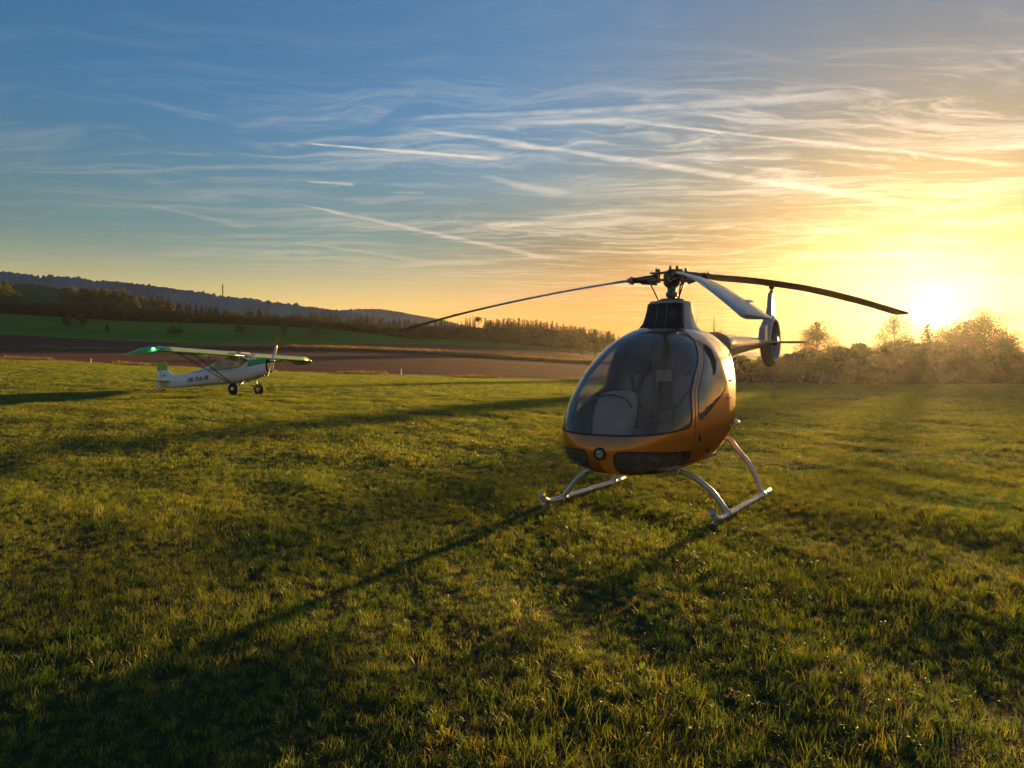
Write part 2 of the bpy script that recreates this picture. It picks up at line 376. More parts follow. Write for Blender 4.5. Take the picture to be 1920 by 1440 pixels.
# ------------------------------------------------------------------ scattering (one geometry nodes object per kind of stuff)
def src_collection(name, meshes, mats):
    c = bpy.data.collections.new(name)
    for k, me in enumerate(meshes):
        o = bpy.data.objects.new('%s_piece_%02d' % (name, k), me); c.objects.link(o)
        if not me.materials: me.materials.append(mats if not isinstance(mats, (list, tuple)) else mats[k])
    return c
def scatter(name, P, coll, idx, rot, scl, label=None, cat=None, kind='stuff'):
    me = bpy.data.meshes.new(name); n = len(P); me.vertices.add(n); me.vertices.foreach_set('co', np.asarray(P, np.float32).ravel())
    a = me.attributes.new('idx', 'INT', 'POINT'); a.data.foreach_set('value', np.asarray(idx, np.int32))
    a = me.attributes.new('rot', 'FLOAT_VECTOR', 'POINT'); a.data.foreach_set('vector', np.asarray(rot, np.float32).ravel())
    a = me.attributes.new('scl', 'FLOAT_VECTOR', 'POINT'); a.data.foreach_set('vector', np.asarray(scl, np.float32).ravel())
    o = bpy.data.objects.new(name, me); COL.objects.link(o)
    t = bpy.data.node_groups.new(name, 'GeometryNodeTree')
    t.interface.new_socket('Geometry', in_out='INPUT', socket_type='NodeSocketGeometry'); t.interface.new_socket('Geometry', in_out='OUTPUT', socket_type='NodeSocketGeometry')
    gi = t.nodes.new('NodeGroupInput'); go = t.nodes.new('NodeGroupOutput')
    ip = t.nodes.new('GeometryNodeInstanceOnPoints'); ci = t.nodes.new('GeometryNodeCollectionInfo')
    ci.inputs['Collection'].default_value = coll; ci.inputs['Separate Children'].default_value = True; ci.inputs['Reset Children'].default_value = True
    ip.inputs['Pick Instance'].default_value = True
    def at(nm, ty):
        x = t.nodes.new('GeometryNodeInputNamedAttribute'); x.data_type = ty; x.inputs[0].default_value = nm; return x.outputs['Attribute']
    e2r = t.nodes.new('FunctionNodeEulerToRotation'); t.links.new(at('rot', 'FLOAT_VECTOR'), e2r.inputs[0])
    t.links.new(gi.outputs[0], ip.inputs['Points']); t.links.new(ci.outputs[0], ip.inputs['Instance']); t.links.new(at('idx', 'INT'), ip.inputs['Instance Index'])
    t.links.new(e2r.outputs[0], ip.inputs['Rotation']); t.links.new(at('scl', 'FLOAT_VECTOR'), ip.inputs['Scale']); t.links.new(ip.outputs[0], go.inputs[0])
    o.modifiers.new('scatter', 'NODES').node_group = t
    tag(o, label, cat, None, kind); return o
def blades(n, spread, h0, h1, w, lean, seed, seg=3):
    rng = np.random.default_rng(seed); V = []; F = []
    for k in range(n):
        r = spread * math.sqrt(rng.random()); a = rng.random() * 2 * pi; bx, by = r * math.cos(a), r * math.sin(a)
        h = rng.uniform(h0, h1); th = rng.random() * 2 * pi; ln = lean * rng.uniform(.2, 1.3) * h; ww = w * rng.uniform(.6, 1.2)
        cx, sx = math.cos(th), math.sin(th); tw = th + pi / 2 + rng.normal(0, .5); px, py = math.cos(tw), math.sin(tw); b = len(V)
        for s in range(seg):
            t = s / seg; wd = ww * (1 - t * .55) / 2; z = h * (t - .18 * t * t * lean); o = ln * t ** 2
            V += [(bx + cx * o - px * wd, by + sx * o - py * wd, z), (bx + cx * o + px * wd, by + sx * o + py * wd, z)]
        V.append((bx + cx * ln, by + sx * ln, h * (1 - .22 * lean)))
        for s in range(seg - 1): F += [(b + 2 * s, b + 2 * s + 1, b + 2 * s + 3), (b + 2 * s, b + 2 * s + 3, b + 2 * s + 2)]
        F.append((b + 2 * seg - 2, b + 2 * seg - 1, b + 2 * seg))
    return mesh_np('tuft', V, F, False)
def rosette(n, l0, l1, wr, seed, rise=.5):
    rng = np.random.default_rng(seed); V = []; F = []
    for k in range(n):
        th = 2 * pi * k / n + rng.normal(0, .3); L = rng.uniform(l0, l1); wd = L * wr; up = rise * rng.uniform(.4, 1.3); b = len(V); cx, sx = math.cos(th), math.sin(th)
        for t, w in ((0, .12), (.3, .55), (.6, 1.0), (.85, .7), (1., .1)):
            d = L * t * .85; z = L * up * math.sin(t * 2.0) + .01
            V += [(cx * d - sx * wd * w / 2, sx * d + cx * wd * w / 2, z + .12 * wd * w), (cx * d, sx * d, z), (cx * d + sx * wd * w / 2, sx * d - cx * wd * w / 2, z + .12 * wd * w)]
        for s in range(4):
            q0 = b + 3 * s; F += [(q0, q0 + 1, q0 + 4, q0 + 3), (q0 + 1, q0 + 2, q0 + 5, q0 + 4)]
    return mesh_np('rosette', V, F, True)
def wedge(n, d0, d1, pad=1.0, half=.70):
    """even scatter over the ground seen between two depths, with a margin at the sides"""
    d = np.sqrt(RNG.random(n) * (d1 ** 2 - d0 ** 2) + d0 ** 2); x = (RNG.random(n) * 2 - 1) * (half * d + pad); return x, d
def area(d0, d1, pad=1.0, half=.70): return half * (d1 ** 2 - d0 ** 2) + 2 * pad * (d1 - d0)
def tufts(name, d0, d1, dens, meshes, mats, s0, s1, tilt=.22, keep=None, **kw):
    n = int(area(d0, d1) * dens); x, y = wedge(n, d0, d1)
    if keep is not None: m = keep(x, y); x, y = x[m], y[m]; n = len(x)
    z = H(x, y) - .004
    s = RNG.uniform(s0, s1, n) * (1 + .13 * np.clip(np.sin(x * 1.7 + 2 * np.sin(y * .9)) + np.sin(y * 2.3 + x), -1.4, 1.6))
    s = np.clip(s, s0 * .4, None)
    rot = np.stack([RNG.normal(0, tilt, n), RNG.normal(0, tilt, n), RNG.uniform(0, 2 * pi, n)], -1)
    return scatter(name, np.stack([x, y, z], -1), src_collection(name, meshes, mats), RNG.integers(0, len(meshes), n), rot, np.stack([s, s, s * RNG.uniform(.8, 1.25, n)], -1), **kw)
M_gr = leaf_mat('grass_blade', [(.052, .108, .010), (.108, .135, .017), (.17, .15, .035)], .42, .47, .45, (3.3, 3.25, .5), spec=.7)
M_dry = leaf_mat('dry_blade', [(.20, .15, .055), (.26, .20, .08)], .5, .6, .9, (1.5, 1.25, .7))
M_weed = leaf_mat('weed_leaf', [(.035, .070, .010), (.055, .090, .014)], .42, .5, 1.5, (3.2, 3.0, .4), spec=.5)
near = [blades(22, .050, .030, .075, .0030, .8, 20 + k) for k in range(7)] + [blades(16, .06, .05, .11, .0032, .6, 40 + k) for k in range(2)] + [blades(9, .05, .04, .09, .003, .7, 60)]
tufts('near_grass', 2.2, 11, 560, near, [M_gr] * 9 + [M_dry], .42, .85, label='short mown green grass of the airfield close to the camera', cat='grass')
midt = [blades(26, .13, .035, .085, .0070, .9, 80 + k, 2) for k in range(6)] + [blades(14, .12, .04, .10, .006, .8, 90, 2)]
tufts('middle_grass', 11, 34, 120, midt, [M_gr] * 6 + [M_dry], .5, .9, label='short airfield grass round the helicopter and the aeroplane', cat='grass')
fart = [blades(26, .36, .05, .11, .014, .9, 100 + k, 2) for k in range(5)]
tufts('far_grass', 34, 78, 22, fart, M_gr, .45, .8, label='distant airfield grass before the ploughed field', cat='grass')
weeds = [rosette(7, .05, .085, .42, 1), rosette(6, .06, .11, .30, 2, .6), rosette(9, .035, .06, .55, 3, .45), rosette(5, .05, .08, .45, 4, .8)]
def clumpy(x, y): return (np.sin(x * 1.1 + 1.5 * np.sin(y * .8)) + np.sin(y * 1.9 - x * .7 + 2) + RNG.normal(0, .7, len(x))) > .55
tufts('lawn_weeds', 2.2, 15, 62, weeds, M_weed, .25, .52, .3, clumpy, label='broad leaved lawn weeds and dandelion leaves among the grass', cat='weeds')
# seed heads of clover and plantain
def seedhead(seed):
    b = MB(); rng = random.Random(seed); h = rng.uniform(.08, .15); l = rng.uniform(-.03, .03)
    b.tube([(0, 0, 0), (l * .3, 0, h * .5), (l, 0, h)], [.0012, .001, .001], 4); b.ell((l, 0, h + .004), (.0042, .0042, .006), 6, 4)
    me = bpy.data.meshes.new('seed_head'); me.from_pydata(b.v, [], b.f); return me
tufts('seed_heads', 2.3, 12, 2.6, [seedhead(k) for k in range(4)], mat('seed_head_pink', (.42, .24, .15), .7), .7, 1.15, .15, label='small pinkish seed heads standing above the lawn', cat='flowers')

# ------------------------------------------------------------------ trees
M_bark = mat('bark', (.060, .045, .032), .9, var=.3, bump=.4, bscale=8)
M_lf = [leaf_mat('leaf_green', [(.030, .050, .014), (.050, .068, .018)], .16, .6, .25), leaf_mat('leaf_dark', [(.040, .062, .018), (.105, .115, .030)], .2, .6, .15),
        leaf_mat('leaf_autumn', [(.12, .085, .022), (.16, .12, .03)], .4, .6, .3), leaf_mat('needle', [(.014, .028, .012), (.024, .042, .018)], .15, .6, .2)]
def cards(C, size, rng, flat=0.0):
    """one small leaf-clump quad at each centre, folded at random"""
    n = len(C); a = rng.normal(size=(n, 3)); a[:, 2] *= (1 - flat); a /= np.linalg.norm(a, axis=1)[:, None]
    b = rng.normal(size=(n, 3)); b -= (b * a).sum(1)[:, None] * a; b /= np.linalg.norm(b, axis=1)[:, None]
    s = (size * rng.uniform(.5, 1.25, n))[:, None]
    V = np.stack([C - a * s, C - b * s * .55, C + a * s, C + b * s * .55], 1).reshape(-1, 3)
    return V, np.arange(4 * n).reshape(-1, 4)
def broad_tree(seed, leaves=2600, airy=1.0, size=.022, wide=.36, low=.22, lobes=26):
    """unit-height broadleaf: trunk, forking limbs, leaf clumps round the limb ends"""
    rng = np.random.default_rng(seed); b = MB(); ends = []
    b.tube([(0, 0, -.02), (rng.normal(0, .01), rng.normal(0, .01), .25), (rng.normal(0, .02), rng.normal(0, .02), .55), (rng.normal(0, .02), 0, .86)], [.020, .015, .009, .002], 7)
    for k in range(lobes):
        z0 = rng.uniform(low, .75); a = k * 2.4 + rng.normal(0, .4); t = (z0 - low) / (.8 - low)
        rr = wide * (math.sin(min(1, .25 + t * .9) * pi) ** .6) * rng.uniform(.55, 1.1) ; up = rng.uniform(.06, .22)
        e = np.array([math.cos(a) * rr, math.sin(a) * rr, min(.97, z0 + up)])
        m = e * np.array([.5, .5, 1]) ; m[2] = z0 + up * .35
        b.tube([(0, 0, z0), tuple(m), tuple(e)], [.008, .005, .0015], 4, False); ends.append(e)
        for _ in range(2):
            e2 = m + (e - m) * .6 + rng.normal(0, .07, 3); b.tube([tuple(m), tuple(e2)], [.003, .001], 3, False); ends.append(e2)
    ends.append(np.array([0, 0, .93])); ends = np.array(ends)
    C = ends[rng.integers(0, len(ends), leaves)] + rng.normal(0, 1, (leaves, 3)) * np.array([.052, .052, .040]) * airy
    C = C[(C[:, 2] > low * .6) & (C[:, 2] < 1.0)]
    V, F = cards(C, size, rng); me = bpy.data.meshes.new('trunk'); me.from_pydata(b.v, [], b.f); me.materials.append(M_bark)
    return me, mesh_np('crown', V, F, False)
def spruce_tree(seed, tiers=26, wide=.17, size=.02, low=.10, ragged=.3):
    rng = np.random.default_rng(seed); b = MB(); b.tube([(0, 0, -.02), (0, 0, .5), (0, 0, .99)], [.016, .009, .001], 6); C = []
    for k in range(tiers):
        z = low + (1 - low) * (k / tiers) ** 1.05; r = wide * (1 - (k / tiers)) ** .85 + .008; nb = 9 if k < tiers * .7 else 6
        for j in range(nb):
            a = j * 2 * pi / nb + k * 1.3 + rng.normal(0, .2); rr = r * rng.uniform(1 - ragged, 1.15); n = max(3, int(rr / .011))
            t = np.linspace(.08, 1, n); p = np.stack([np.cos(a) * rr * t, np.sin(a) * rr * t, z - .28 * rr * t + .12 * rr * t ** 3 + rng.normal(0, .003, n)], -1)
            p[:, :2] += rng.normal(0, .008, (n, 2)); C.append(p)
            b.tube([(0, 0, z), (math.cos(a) * rr, math.sin(a) * rr, z - .16 * rr)], [.002, .0006], 3, False)
    C = np.concatenate(C); C[:, 2] = np.minimum(C[:, 2], .995)
    V, F = cards(C, size, rng, .5); me = bpy.data.meshes.new('trunk'); me.from_pydata(b.v, [], b.f); me.materials.append(M_bark)
    return me, mesh_np('crown', V, F, False)
T = {}
def kind(k, ms, mt):
    for m in ms: m[1].materials.append(mt)
    T[k] = ms
kind('round', [broad_tree(1, 1500, 1.2, .034, .30, .12, 22), broad_tree(2, 1500, 1.2, .034, .34, .14, 22), broad_tree(3, 1400, 1.2, .036, .38, .10, 20)], M_lf[1])
kind('green', [broad_tree(4, 1300, 1.25, .036, .34, .12, 20), broad_tree(5, 1300, 1.25, .036, .30, .10, 20)], M_lf[0])
kind('autumn', [broad_tree(6, 900, 1.3, .045, .40, .05, 16)], M_lf[2])
kind('spruce', [spruce_tree(1, 20, .17, .028), spruce_tree(2, 20, .20, .030), spruce_tree(3, 18, .15, .028, .25)], M_lf[3])
def tree(name, px, top, d, k, w=None, label=None, group=None, v=None, cat='tree', sink=0.0, base_y=None, col=None, mats=None):
    """a tree standing on the ground d metres ahead; top gives its height"""
    d = DM(d); x = (px - 960) / FP * d; z0 = hz(x, d) - sink; h = zy(top, d) - z0
    v = random.randrange(len(T[k])) if v is None else v; tm, cm = T[k][v]
    e = empty(name, (x, d, z0), random.uniform(0, 2 * pi)); sw = h if w is None else w / FP * d / (2 * {'spruce': .17, 'bigspruce': .2}.get(k, .42))
    e.scale = (sw, sw, h); tag(e, label, cat, group)
    link('trunk', tm, None, e); link('crown', cm, None, e); return e
# near right-hand edge of the airfield, against the sun
kind('birch', [broad_tree(31, 6500, 1.0, .015, .36, .16, 44)], M_lf[0])
kind('airy', [broad_tree(32, 4200, .9, .014, .34, .22, 54)], M_lf[0])
kind('full', [broad_tree(33, 9500, 1.15, .015, .40, .14, 54), broad_tree(34, 6000, 1.1, .015, .40, .10, 44)], M_lf[0])
kind('bigspruce', [spruce_tree(35, 34, .24, .018, .06, .35)], M_lf[3])
tree('birch_tree', 1534, 598, 96, 'birch', 92, 'round airy birch standing alone left of the sun beside the tail')
tree('ash_tree', 1676, 586, 108, 'airy', 92, 'tall see-through tree under the right rotor blade tip, left of the sun')
tree('spruce_tree', 1739, 594, 104, 'bigspruce', 62, 'ragged spruce standing directly under the sun')
tree('oak_tree', 1792, 597, 112, 'full', 92, 'leafy tree just right of the spruce under the sun', v=1)
tree('oak_tree', 1846, 577, 118, 'full', 112, 'tallest leafy tree right of the sun', v=0)
tree('birch_tree', 1898, 632, 100, 'birch', 66, 'small airy tree at the right edge beside the tallest leafy tree')
tree('ash_tree', 1985, 636, 112, 'airy', 110, 'thin tree beyond the right end of the tree line')
tree('birch_tree', 1347, 618, 118, 'birch', 62, 'small tree seen between the helicopter mast and its tail boom')
tree('hawthorn_tree', 1612, 640, 98, 'full', 60, 'low dense tree between the round birch and the see-through tree', v=1)
tree('hawthorn_tree', 1573, 645, 96, 'round', 40, 'small bushy tree directly right of the round birch', v=1)
# the thicket below them
th = [broad_tree(50, 1500, 1.35, .055, .50, .03, 18), broad_tree(51, 1500, 1.35, .055, .50, .03, 18), broad_tree(52, 1500, 1.3, .05, .46, .03, 18)]
for k, t_ in enumerate(th): t_[1].materials.append(M_lf[0 if k else 1])
P = []; S = []
top_f = interp([1200, 1380, 1450, 1490, 1560, 1600, 1640, 1700, 1800, 1900, 2100, 2600, 3600], [676, 668, 668, 660, 652, 645, 646, 642, 650, 656, 650, 645, 640])
for k in range(560):
    u = random.uniform(1180, 3400) if k > 300 else random.uniform(1230, 1960); d = random.uniform(82, 124)
    if k % 3 == 0: d = random.uniform(79.5, 88)
    x = (u - 960) / FP * d; h = (zy(float(top_f(u)), d) - hz(x, d)) * random.uniform(.75, 1.08)
    if d < 86: h *= random.uniform(.35, .8)
    P.append((x, d, hz(x, d) - .15)); S.append((h * random.uniform(.8, 1.1), h * random.uniform(.8, 1.1), h))
n = len(P)
scatter('thicket', P, src_collection('thicket', [t_[1] for t_ in th], None), RNG.integers(0, 3, n), np.stack([np.zeros(n), np.zeros(n), RNG.uniform(0, 6.28, n)], -1), S, 'dense dark thicket of bushes along the right edge of the airfield below the sun', 'thicket')

# isolated trees and bushes on the meadow and in the fields
G_ = 'lone trees on the green meadow'
tree('round_tree', 933, 623, 243, 'round', 28, 'dark round tree on the meadow below the spruce wood, left of the helicopter', v=1)
tree('round_tree', 985, 627, 247, 'round', 25, 'second dark round tree, right of the first one and nearer the helicopter', v=0)
tree('field_bush', 127, 587, 262, 'round', 19, 'left half of the pair of dark bushes on the meadow at far left', v=2, cat='bush')
tree('field_bush', 152, 587, 264, 'round', 20, 'right half of the pair of dark bushes on the meadow at far left', v=0, cat='bush')
tree('field_bush', 201, 607, 250, 'round', 9, 'tiny dark bush just right of the pair of bushes on the meadow', cat='bush')
tree('field_bush', 325, 611, 256, 'round', 32, 'low wide bush on the meadow above the near wing', cat='bush', v=2)
tree('field_bush', 450, 605, 262, 'round', 26, 'bush at the meadow above the aeroplane cabin', cat='bush')
tree('small_tree', 534, 604, 262, 'round', 17, 'small upright tree above the propeller', v=0)
tree('small_tree', 591, 605, 258, 'round', 23, 'rounder tree on the meadow right of the propeller', v=1)
tree('autumn_bush', 521, 634, 152, 'autumn', 14, 'taller reddish bush in the ploughed land behind the propeller', cat='bush')
tree('autumn_bush', 541, 643, 152, 'autumn', 26, 'low wide reddish bush behind the propeller', cat='bush')
tree('autumn_bush', 776, 608, 284, 'green', 34, 'pale green bush below the left rotor blade tip', cat='bush')
for (px, tp, w, lb) in ((842, 630, 12, 'small pale bush before the hedge, farthest left of the three'), (867, 629, 14, 'small pale bush before the hedge, the middle of the three'), (905, 632, 16, 'small pale bush before the hedge beside the dark round tree')):
    tree('hedge_bush', px, tp, 282, 'green', w, lb, 'small bushes before the hedge', cat='bush')
for (px, tp, w, k, lb) in ((1092, 612, 36, 'round', 'dark tree behind the canopy, leftmost of the close group'), (1116, 616, 34, 'green', 'green tree behind the canopy, middle of the close group'), (1140, 620, 40, 'round', 'dark tree behind the canopy, rightmost of the close group'), (1068, 634, 24, 'green', 'low tree left of the close group behind the canopy')):
    tree('field_tree', px, tp, 200, k, w, lb)

# woods: individual trees in groups that nothing tells apart
def wood(lst, name, k, label, group, cat='tree'):
    for (u0, u1, t0, t1, n, d0, d1, w0, w1) in lst:
        for j in range(n):
            t = (j + random.uniform(.1, .9)) / n; px = u0 + (u1 - u0) * t; tp = t0 + (t1 - t0) * t + random.uniform(-2.2, 4.5)
            tree(name, px, tp, random.uniform(d0, d1), k, random.uniform(w0, w1), label, group, cat=cat)
wood([(120, 235, 537, 540, 9, 380, 430, 26, 38), (125, 300, 552, 562, 10, 360, 380, 22, 30), (236, 330, 549, 563, 7, 380, 430, 20, 30), (-30, 14, 523, 526, 3, 370, 400, 16, 26), (14, 34, 526, 545, 2, 370, 400, 14, 22)],
     'broadleaf_tree', 'round', 'dark broadleaf tree in the wood on the left rise', 'broadleaf trees of the left wood')
wood([(280, 320, 545, 556, 5, 365, 400, 9, 13), (325, 445, 562, 583, 12, 365, 410, 10, 15), (380, 450, 570, 584, 6, 380, 400, 9, 14)],
     'spruce_tree', 'spruce', 'narrow dark spruce at the right end of the left wood', 'spruces of the left wood')
wood([(130, 300, 566, 574, 9, 342, 352, 16, 26), (300, 440, 578, 588, 7, 342, 352, 12, 20), (450, 640, 588, 597, 9, 342, 350, 12, 20)], 'pale_tree', 'green', 'paler green tree along the lower edge of the left wood', 'pale trees along the maize')
wood([(430, 640, 580, 589, 15, 380, 450, 15, 22), (640, 800, 590, 605, 10, 380, 420, 12, 18)], 'woodland_tree', 'round', 'dark tree in the belt between meadow and far hills', 'trees of the middle belt')
wood([(462, 500, 576, 580, 4, 400, 450, 8, 11), (484, 487, 571, 571, 1, 400, 402, 9, 10), (545, 640, 583, 590, 7, 400, 440, 8, 11), (668, 700, 588, 589, 5, 400, 430, 9, 12), (705, 780, 591, 600, 8, 400, 430, 9, 12)], 'spruce_tree', 'spruce', 'dark spruce sticking out of the middle belt of trees', 'spruces of the middle belt')
wood([(815, 868, 597, 602, 9, 360, 380, 8, 11), (872, 893, 593, 597, 5, 360, 380, 8, 10), (790, 900, 609, 612, 12, 345, 365, 9, 14)], 'spruce_tree', 'spruce', 'spruce in the small stand left of the bare trunked wood', 'spruces of the small stand')
wood([(908, 940, 597, 596, 8, 350, 375, 13, 18), (940, 1030, 595, 600, 22, 345, 380, 13, 18), (1030, 1085, 601, 613, 12, 345, 380, 13, 18), (1085, 1200, 613, 630, 16, 330, 370, 14, 18), (910, 1090, 601, 610, 30, 352, 385, 14, 19)], 'spruce_tree', 'spruce', 'spruce in the large wood on the rise left of the canopy', 'spruces of the large wood')
wood([(900, 1080, 614, 622, 26, 338, 350, 20, 28), (990, 1150, 628, 645, 13, 262, 300, 20, 30)], 'woodland_tree', 'round', 'low bushy tree along the foot of the large wood', 'bushy trees below the large wood')
# lone tall pine: bare trunk with a small crown
pd = DM(360); px_ = (896 - 960) / FP * pd; pz = hz(px_, pd); ph = zy(594, pd) - pz
e = empty('pine_tree', (px_, pd, pz)); tag(e, 'lone tall pine with bare trunk and tiny crown between two woods', 'tree')
b = MB(); b.tube([(0, 0, 0), (.1, 0, ph * .6), (0, 0, ph * .97)], [.18, .12, .05], 6); b.build('trunk', M_bark, e)
rng = np.random.default_rng(9); Vc, Fc = cards(np.array([0, 0, ph * .86]) + rng.normal(0, 1, (260, 3)) * np.array([.62, .62, ph * .07]), .30, rng)
link('crown', mesh_np('crown', Vc, Fc, False), M_lf[3], e)

# maize: a tall even band of crop
stalks = []
for k in range(4):
    r_ = np.random.default_rng(70 + k); C = np.stack([r_.uniform(-.9, .9, 130), r_.uniform(-.9, .9, 130), r_.uniform(0, 1, 130) ** .8 * 3.1], -1)
    Vc, Fc = cards(C, .42, r_, -.6); stalks.append(mesh_np('stalk_clump', Vc, Fc, False))
M_maize = leaf_mat('maize_leaf', [(.030, .045, .012), (.050, .060, .018)], .3, .6, .05)
P = []
hb = interp([-900, 0, 240, 475, 600, 700, 760], [4.3, 3.4, 3.6, 2.7, 3.0, 3.0, 2.4])
S = []
for u in np.arange(-1000, 1075, 3.1):
    for d in np.arange(249, 262, 1.8 if u < 760 else 4):
        if u > 770 and d < 253: continue
        uu = u + random.uniform(-1.5, 1.5); x = (uu - 960) / FP * d; k = float(hb(uu)) / 3.1 * .80 * random.uniform(.93, 1.03)
        if u > 770: k = random.uniform(.8, 1.25)
        P.append((x, d + random.uniform(-.6, .6), hz(x, d) - .1)); S.append((1, 1, k))
n = len(P)
scatter('maize_field', P, src_collection('maize', stalks, M_maize), RNG.integers(0, 4, n), np.stack([np.zeros(n), np.zeros(n), RNG.uniform(0, 6.28, n)], -1), S, 'tall dark band of maize crop above the green meadow', 'maize')
# dry grass strips between the ploughed strips and along the edge of the airfield
dryt = [blades(26, .5, .25, .8, .05, .5, 200 + k, 2) for k in range(4)]
P = []; S = []
for u in np.arange(-900, 1700, .62):
    d = 149.5 + random.uniform(-1.6, 1.6); x = (u - 960) / FP * d; P.append((x, d, hz(x, d))); s = random.uniform(.5, 1.3) * (1.25 if 60 < u < 105 or u > 330 else .6); S.append((s, s, s))
for u in np.arange(-600, 1500, 1.3):
    d = 78.5 + random.uniform(-.8, .8); x = (u - 960) / FP * d; P.append((x, d, hz(x, d))); s = random.uniform(.2, .55) * (.5 + .8 * (math.sin(u * .03) > .2)); S.append((s, s, s))
n = len(P)
scatter('dry_grass', P, src_collection('dry', dryt, leaf_mat('straw', [(.26, .20, .10), (.34, .27, .14)], .5, .7, .3, (1.3, 1.15, .8))), RNG.integers(0, 4, n), np.stack([RNG.normal(0, .2, n), RNG.normal(0, .2, n), RNG.uniform(0, 6.28, n)], -1), S, 'pale dry grass strips along the edges of the ploughed land', 'dry grass')
# marker posts
M_white = mat('marker_white', (.78, .76, .72), .5)
for (u, yt, d, lb) in ((170, 672, 76, 'white marker post at the field edge, far left'), (752, 691, 77, 'white marker post at the field edge right of the aeroplane'), (1537, 704, 74, 'white marker post at the thicket, right of the tail')):
    x = (u - 960) / FP * d; z = hz(x, d); h = zy(yt, d) - z; h = min(max(h, .5), .9)
    e = empty('marker_post', (x, d, z)); tag(e, lb, 'post', 'white field marker posts')
    MB().lathe((0, 0, 0), [(.055, -.1), (.055, h * .8)], n=10).build('post', M_white, e); MB().lathe((0, 0, 0), [(.0, h), (.06, h - .01), (.06, h * .8), (0, h * .8)], n=10).build('cap', M_white, e)
# radio mast on the ridge
d = 388; x = (417.5 - 960) / FP * d; zb = zy(560, d); zt = zy(534, d)
e = empty('radio_mast', (x, d, zb)); tag(e, 'thin radio mast standing on the far ridge', 'mast'); MS = mat('mast_steel', (.10, .10, .10), .6)
b = MB()
for sx, sy in ((-1, -1), (1, -1), (1, 1), (-1, 1)): b.tube([(sx * .32, sy * .32, 0), (sx * .12, sy * .12, zt - zb)], .06, 4)
for k in range(8):
    z = (zt - zb) * k / 8; s = .32 - .2 * k / 8; b.tube([(-s, -s, z), (s, -s, z + 1.2)], .05, 3); b.tube([(s, -s, z), (-s, -s, z + 1.2)], .05, 3); b.tube([(-s, s, z), (s, s, z + 1.2)], .05, 3)
b.build('lattice', MS, e); b = MB()
for z in (.86, .93): b.box((0, 0, (zt - zb) * z), (1.0, .4, .18))
b.build('antenna_bracket', MS, e)

# air with haze: one closed box round everything
bm = bmesh.new(); bmesh.ops.create_cube(bm, size=1); me = bpy.data.meshes.new('haze'); bm.to_mesh(me); bm.free()
hz_o = link('haze', me); hz_o.location = (0, 0, 25.5); hz_o.scale = (2300, 1040, 63); hz_o['kind'] = 'stuff'
mh = bpy.data.materials.new('haze_air'); mh.use_nodes = True; mh.node_tree.nodes.clear(); G = NG(mh.node_tree)
pv = G.n('ShaderNodeVolumePrincipled'); pv.inputs['Color'].default_value = (.93, .93, .95, 1); pv.inputs['Density'].default_value = .00015
pv.inputs['Anisotropy'].default_value = .80
mo = G.n('ShaderNodeOutputMaterial'); mh.node_tree.links.new(pv.outputs[0], mo.inputs['Volume']); me.materials.append(mh)

# ================================================================== HELICOPTER
HA = math.atan2(-.848, -.530); HO = Vector((1.675, 8.6, 0)); HO.z = hz(HO.x, HO.y) + .0
heli = empty('helicopter', HO, HA); tag(heli, 'orange bubble-canopy helicopter on silver skids parked on the grass', 'helicopter')
_Rz = Matrix.Rotation(-HA, 3, 'Z')
def loc(w): return _Rz @ (Vector(w) - HO)              # world point -> helicopter axes (x ahead, y to its left, z up)
def atpx(px, py, d): return Vector(((px - 960) / FP * d, d, zy(py, d)))

def paint(name, col, metal=.55, rough=.32, coat=1.0):
    m = bpy.data.materials.new(name); m.use_nodes = True; G = NG(m.node_tree); b = m.node_tree.nodes['Principled BSDF']
    tc = G.n('ShaderNodeTexCoord').outputs['Object']
    dirt = G.ramp(G.noise(tc, 3.5, 6, .65), .45, .8)
    G.put(b.inputs['Base Color'], G.mix(G.m('MULTIPLY', dirt, .25), col, tuple(c * .55 + .02 for c in col)))
    G.put(b.inputs['Roughness'], G.ramp(G.noise(tc, 9, 5, .6), .3, .8, rough, rough + .12)); b.inputs['Metallic'].default_value = metal
    b.inputs['Coat Weight'].default_value = coat; b.inputs['Coat Roughness'].default_value = .04; return m
M_or = paint('orange_metallic_paint', (.56, .18, .016), .42, .33)
M_pearl = paint('pale_fairing_paint', (.34, .31, .27), .1, .4, .8)
M_dark = mat('dark_trim', (.018, .018, .020), .6); M_cab = mat('cabin_lining', (.20, .18, .165), .85, var=.2)
M_alu = mat('satin_aluminium', (.62, .63, .64), .32, .9, var=.12, vscale=6); M_steel = mat('rotor_steel', (.16, .155, .15), .4, .85, var=.3, vscale=14)
M_skid = mat('grey_skid_paint', (.50, .51, .52), .35, .3, coat=.4, var=.15, vscale=8)
M_blade = mat('blade_paint', (.33, .28, .22), .42, 0, coat=.3, var=.1, vscale=2); M_rub = mat('black_rubber', (.012, .012, .012), .7)
M_leath = mat('seat_leather', (.24, .20, .17), .5, var=.2, bump=.15, bscale=60); M_pod = mat('console_vinyl', (.40, .34, .29), .55, var=.12, bump=.1, bscale=80)
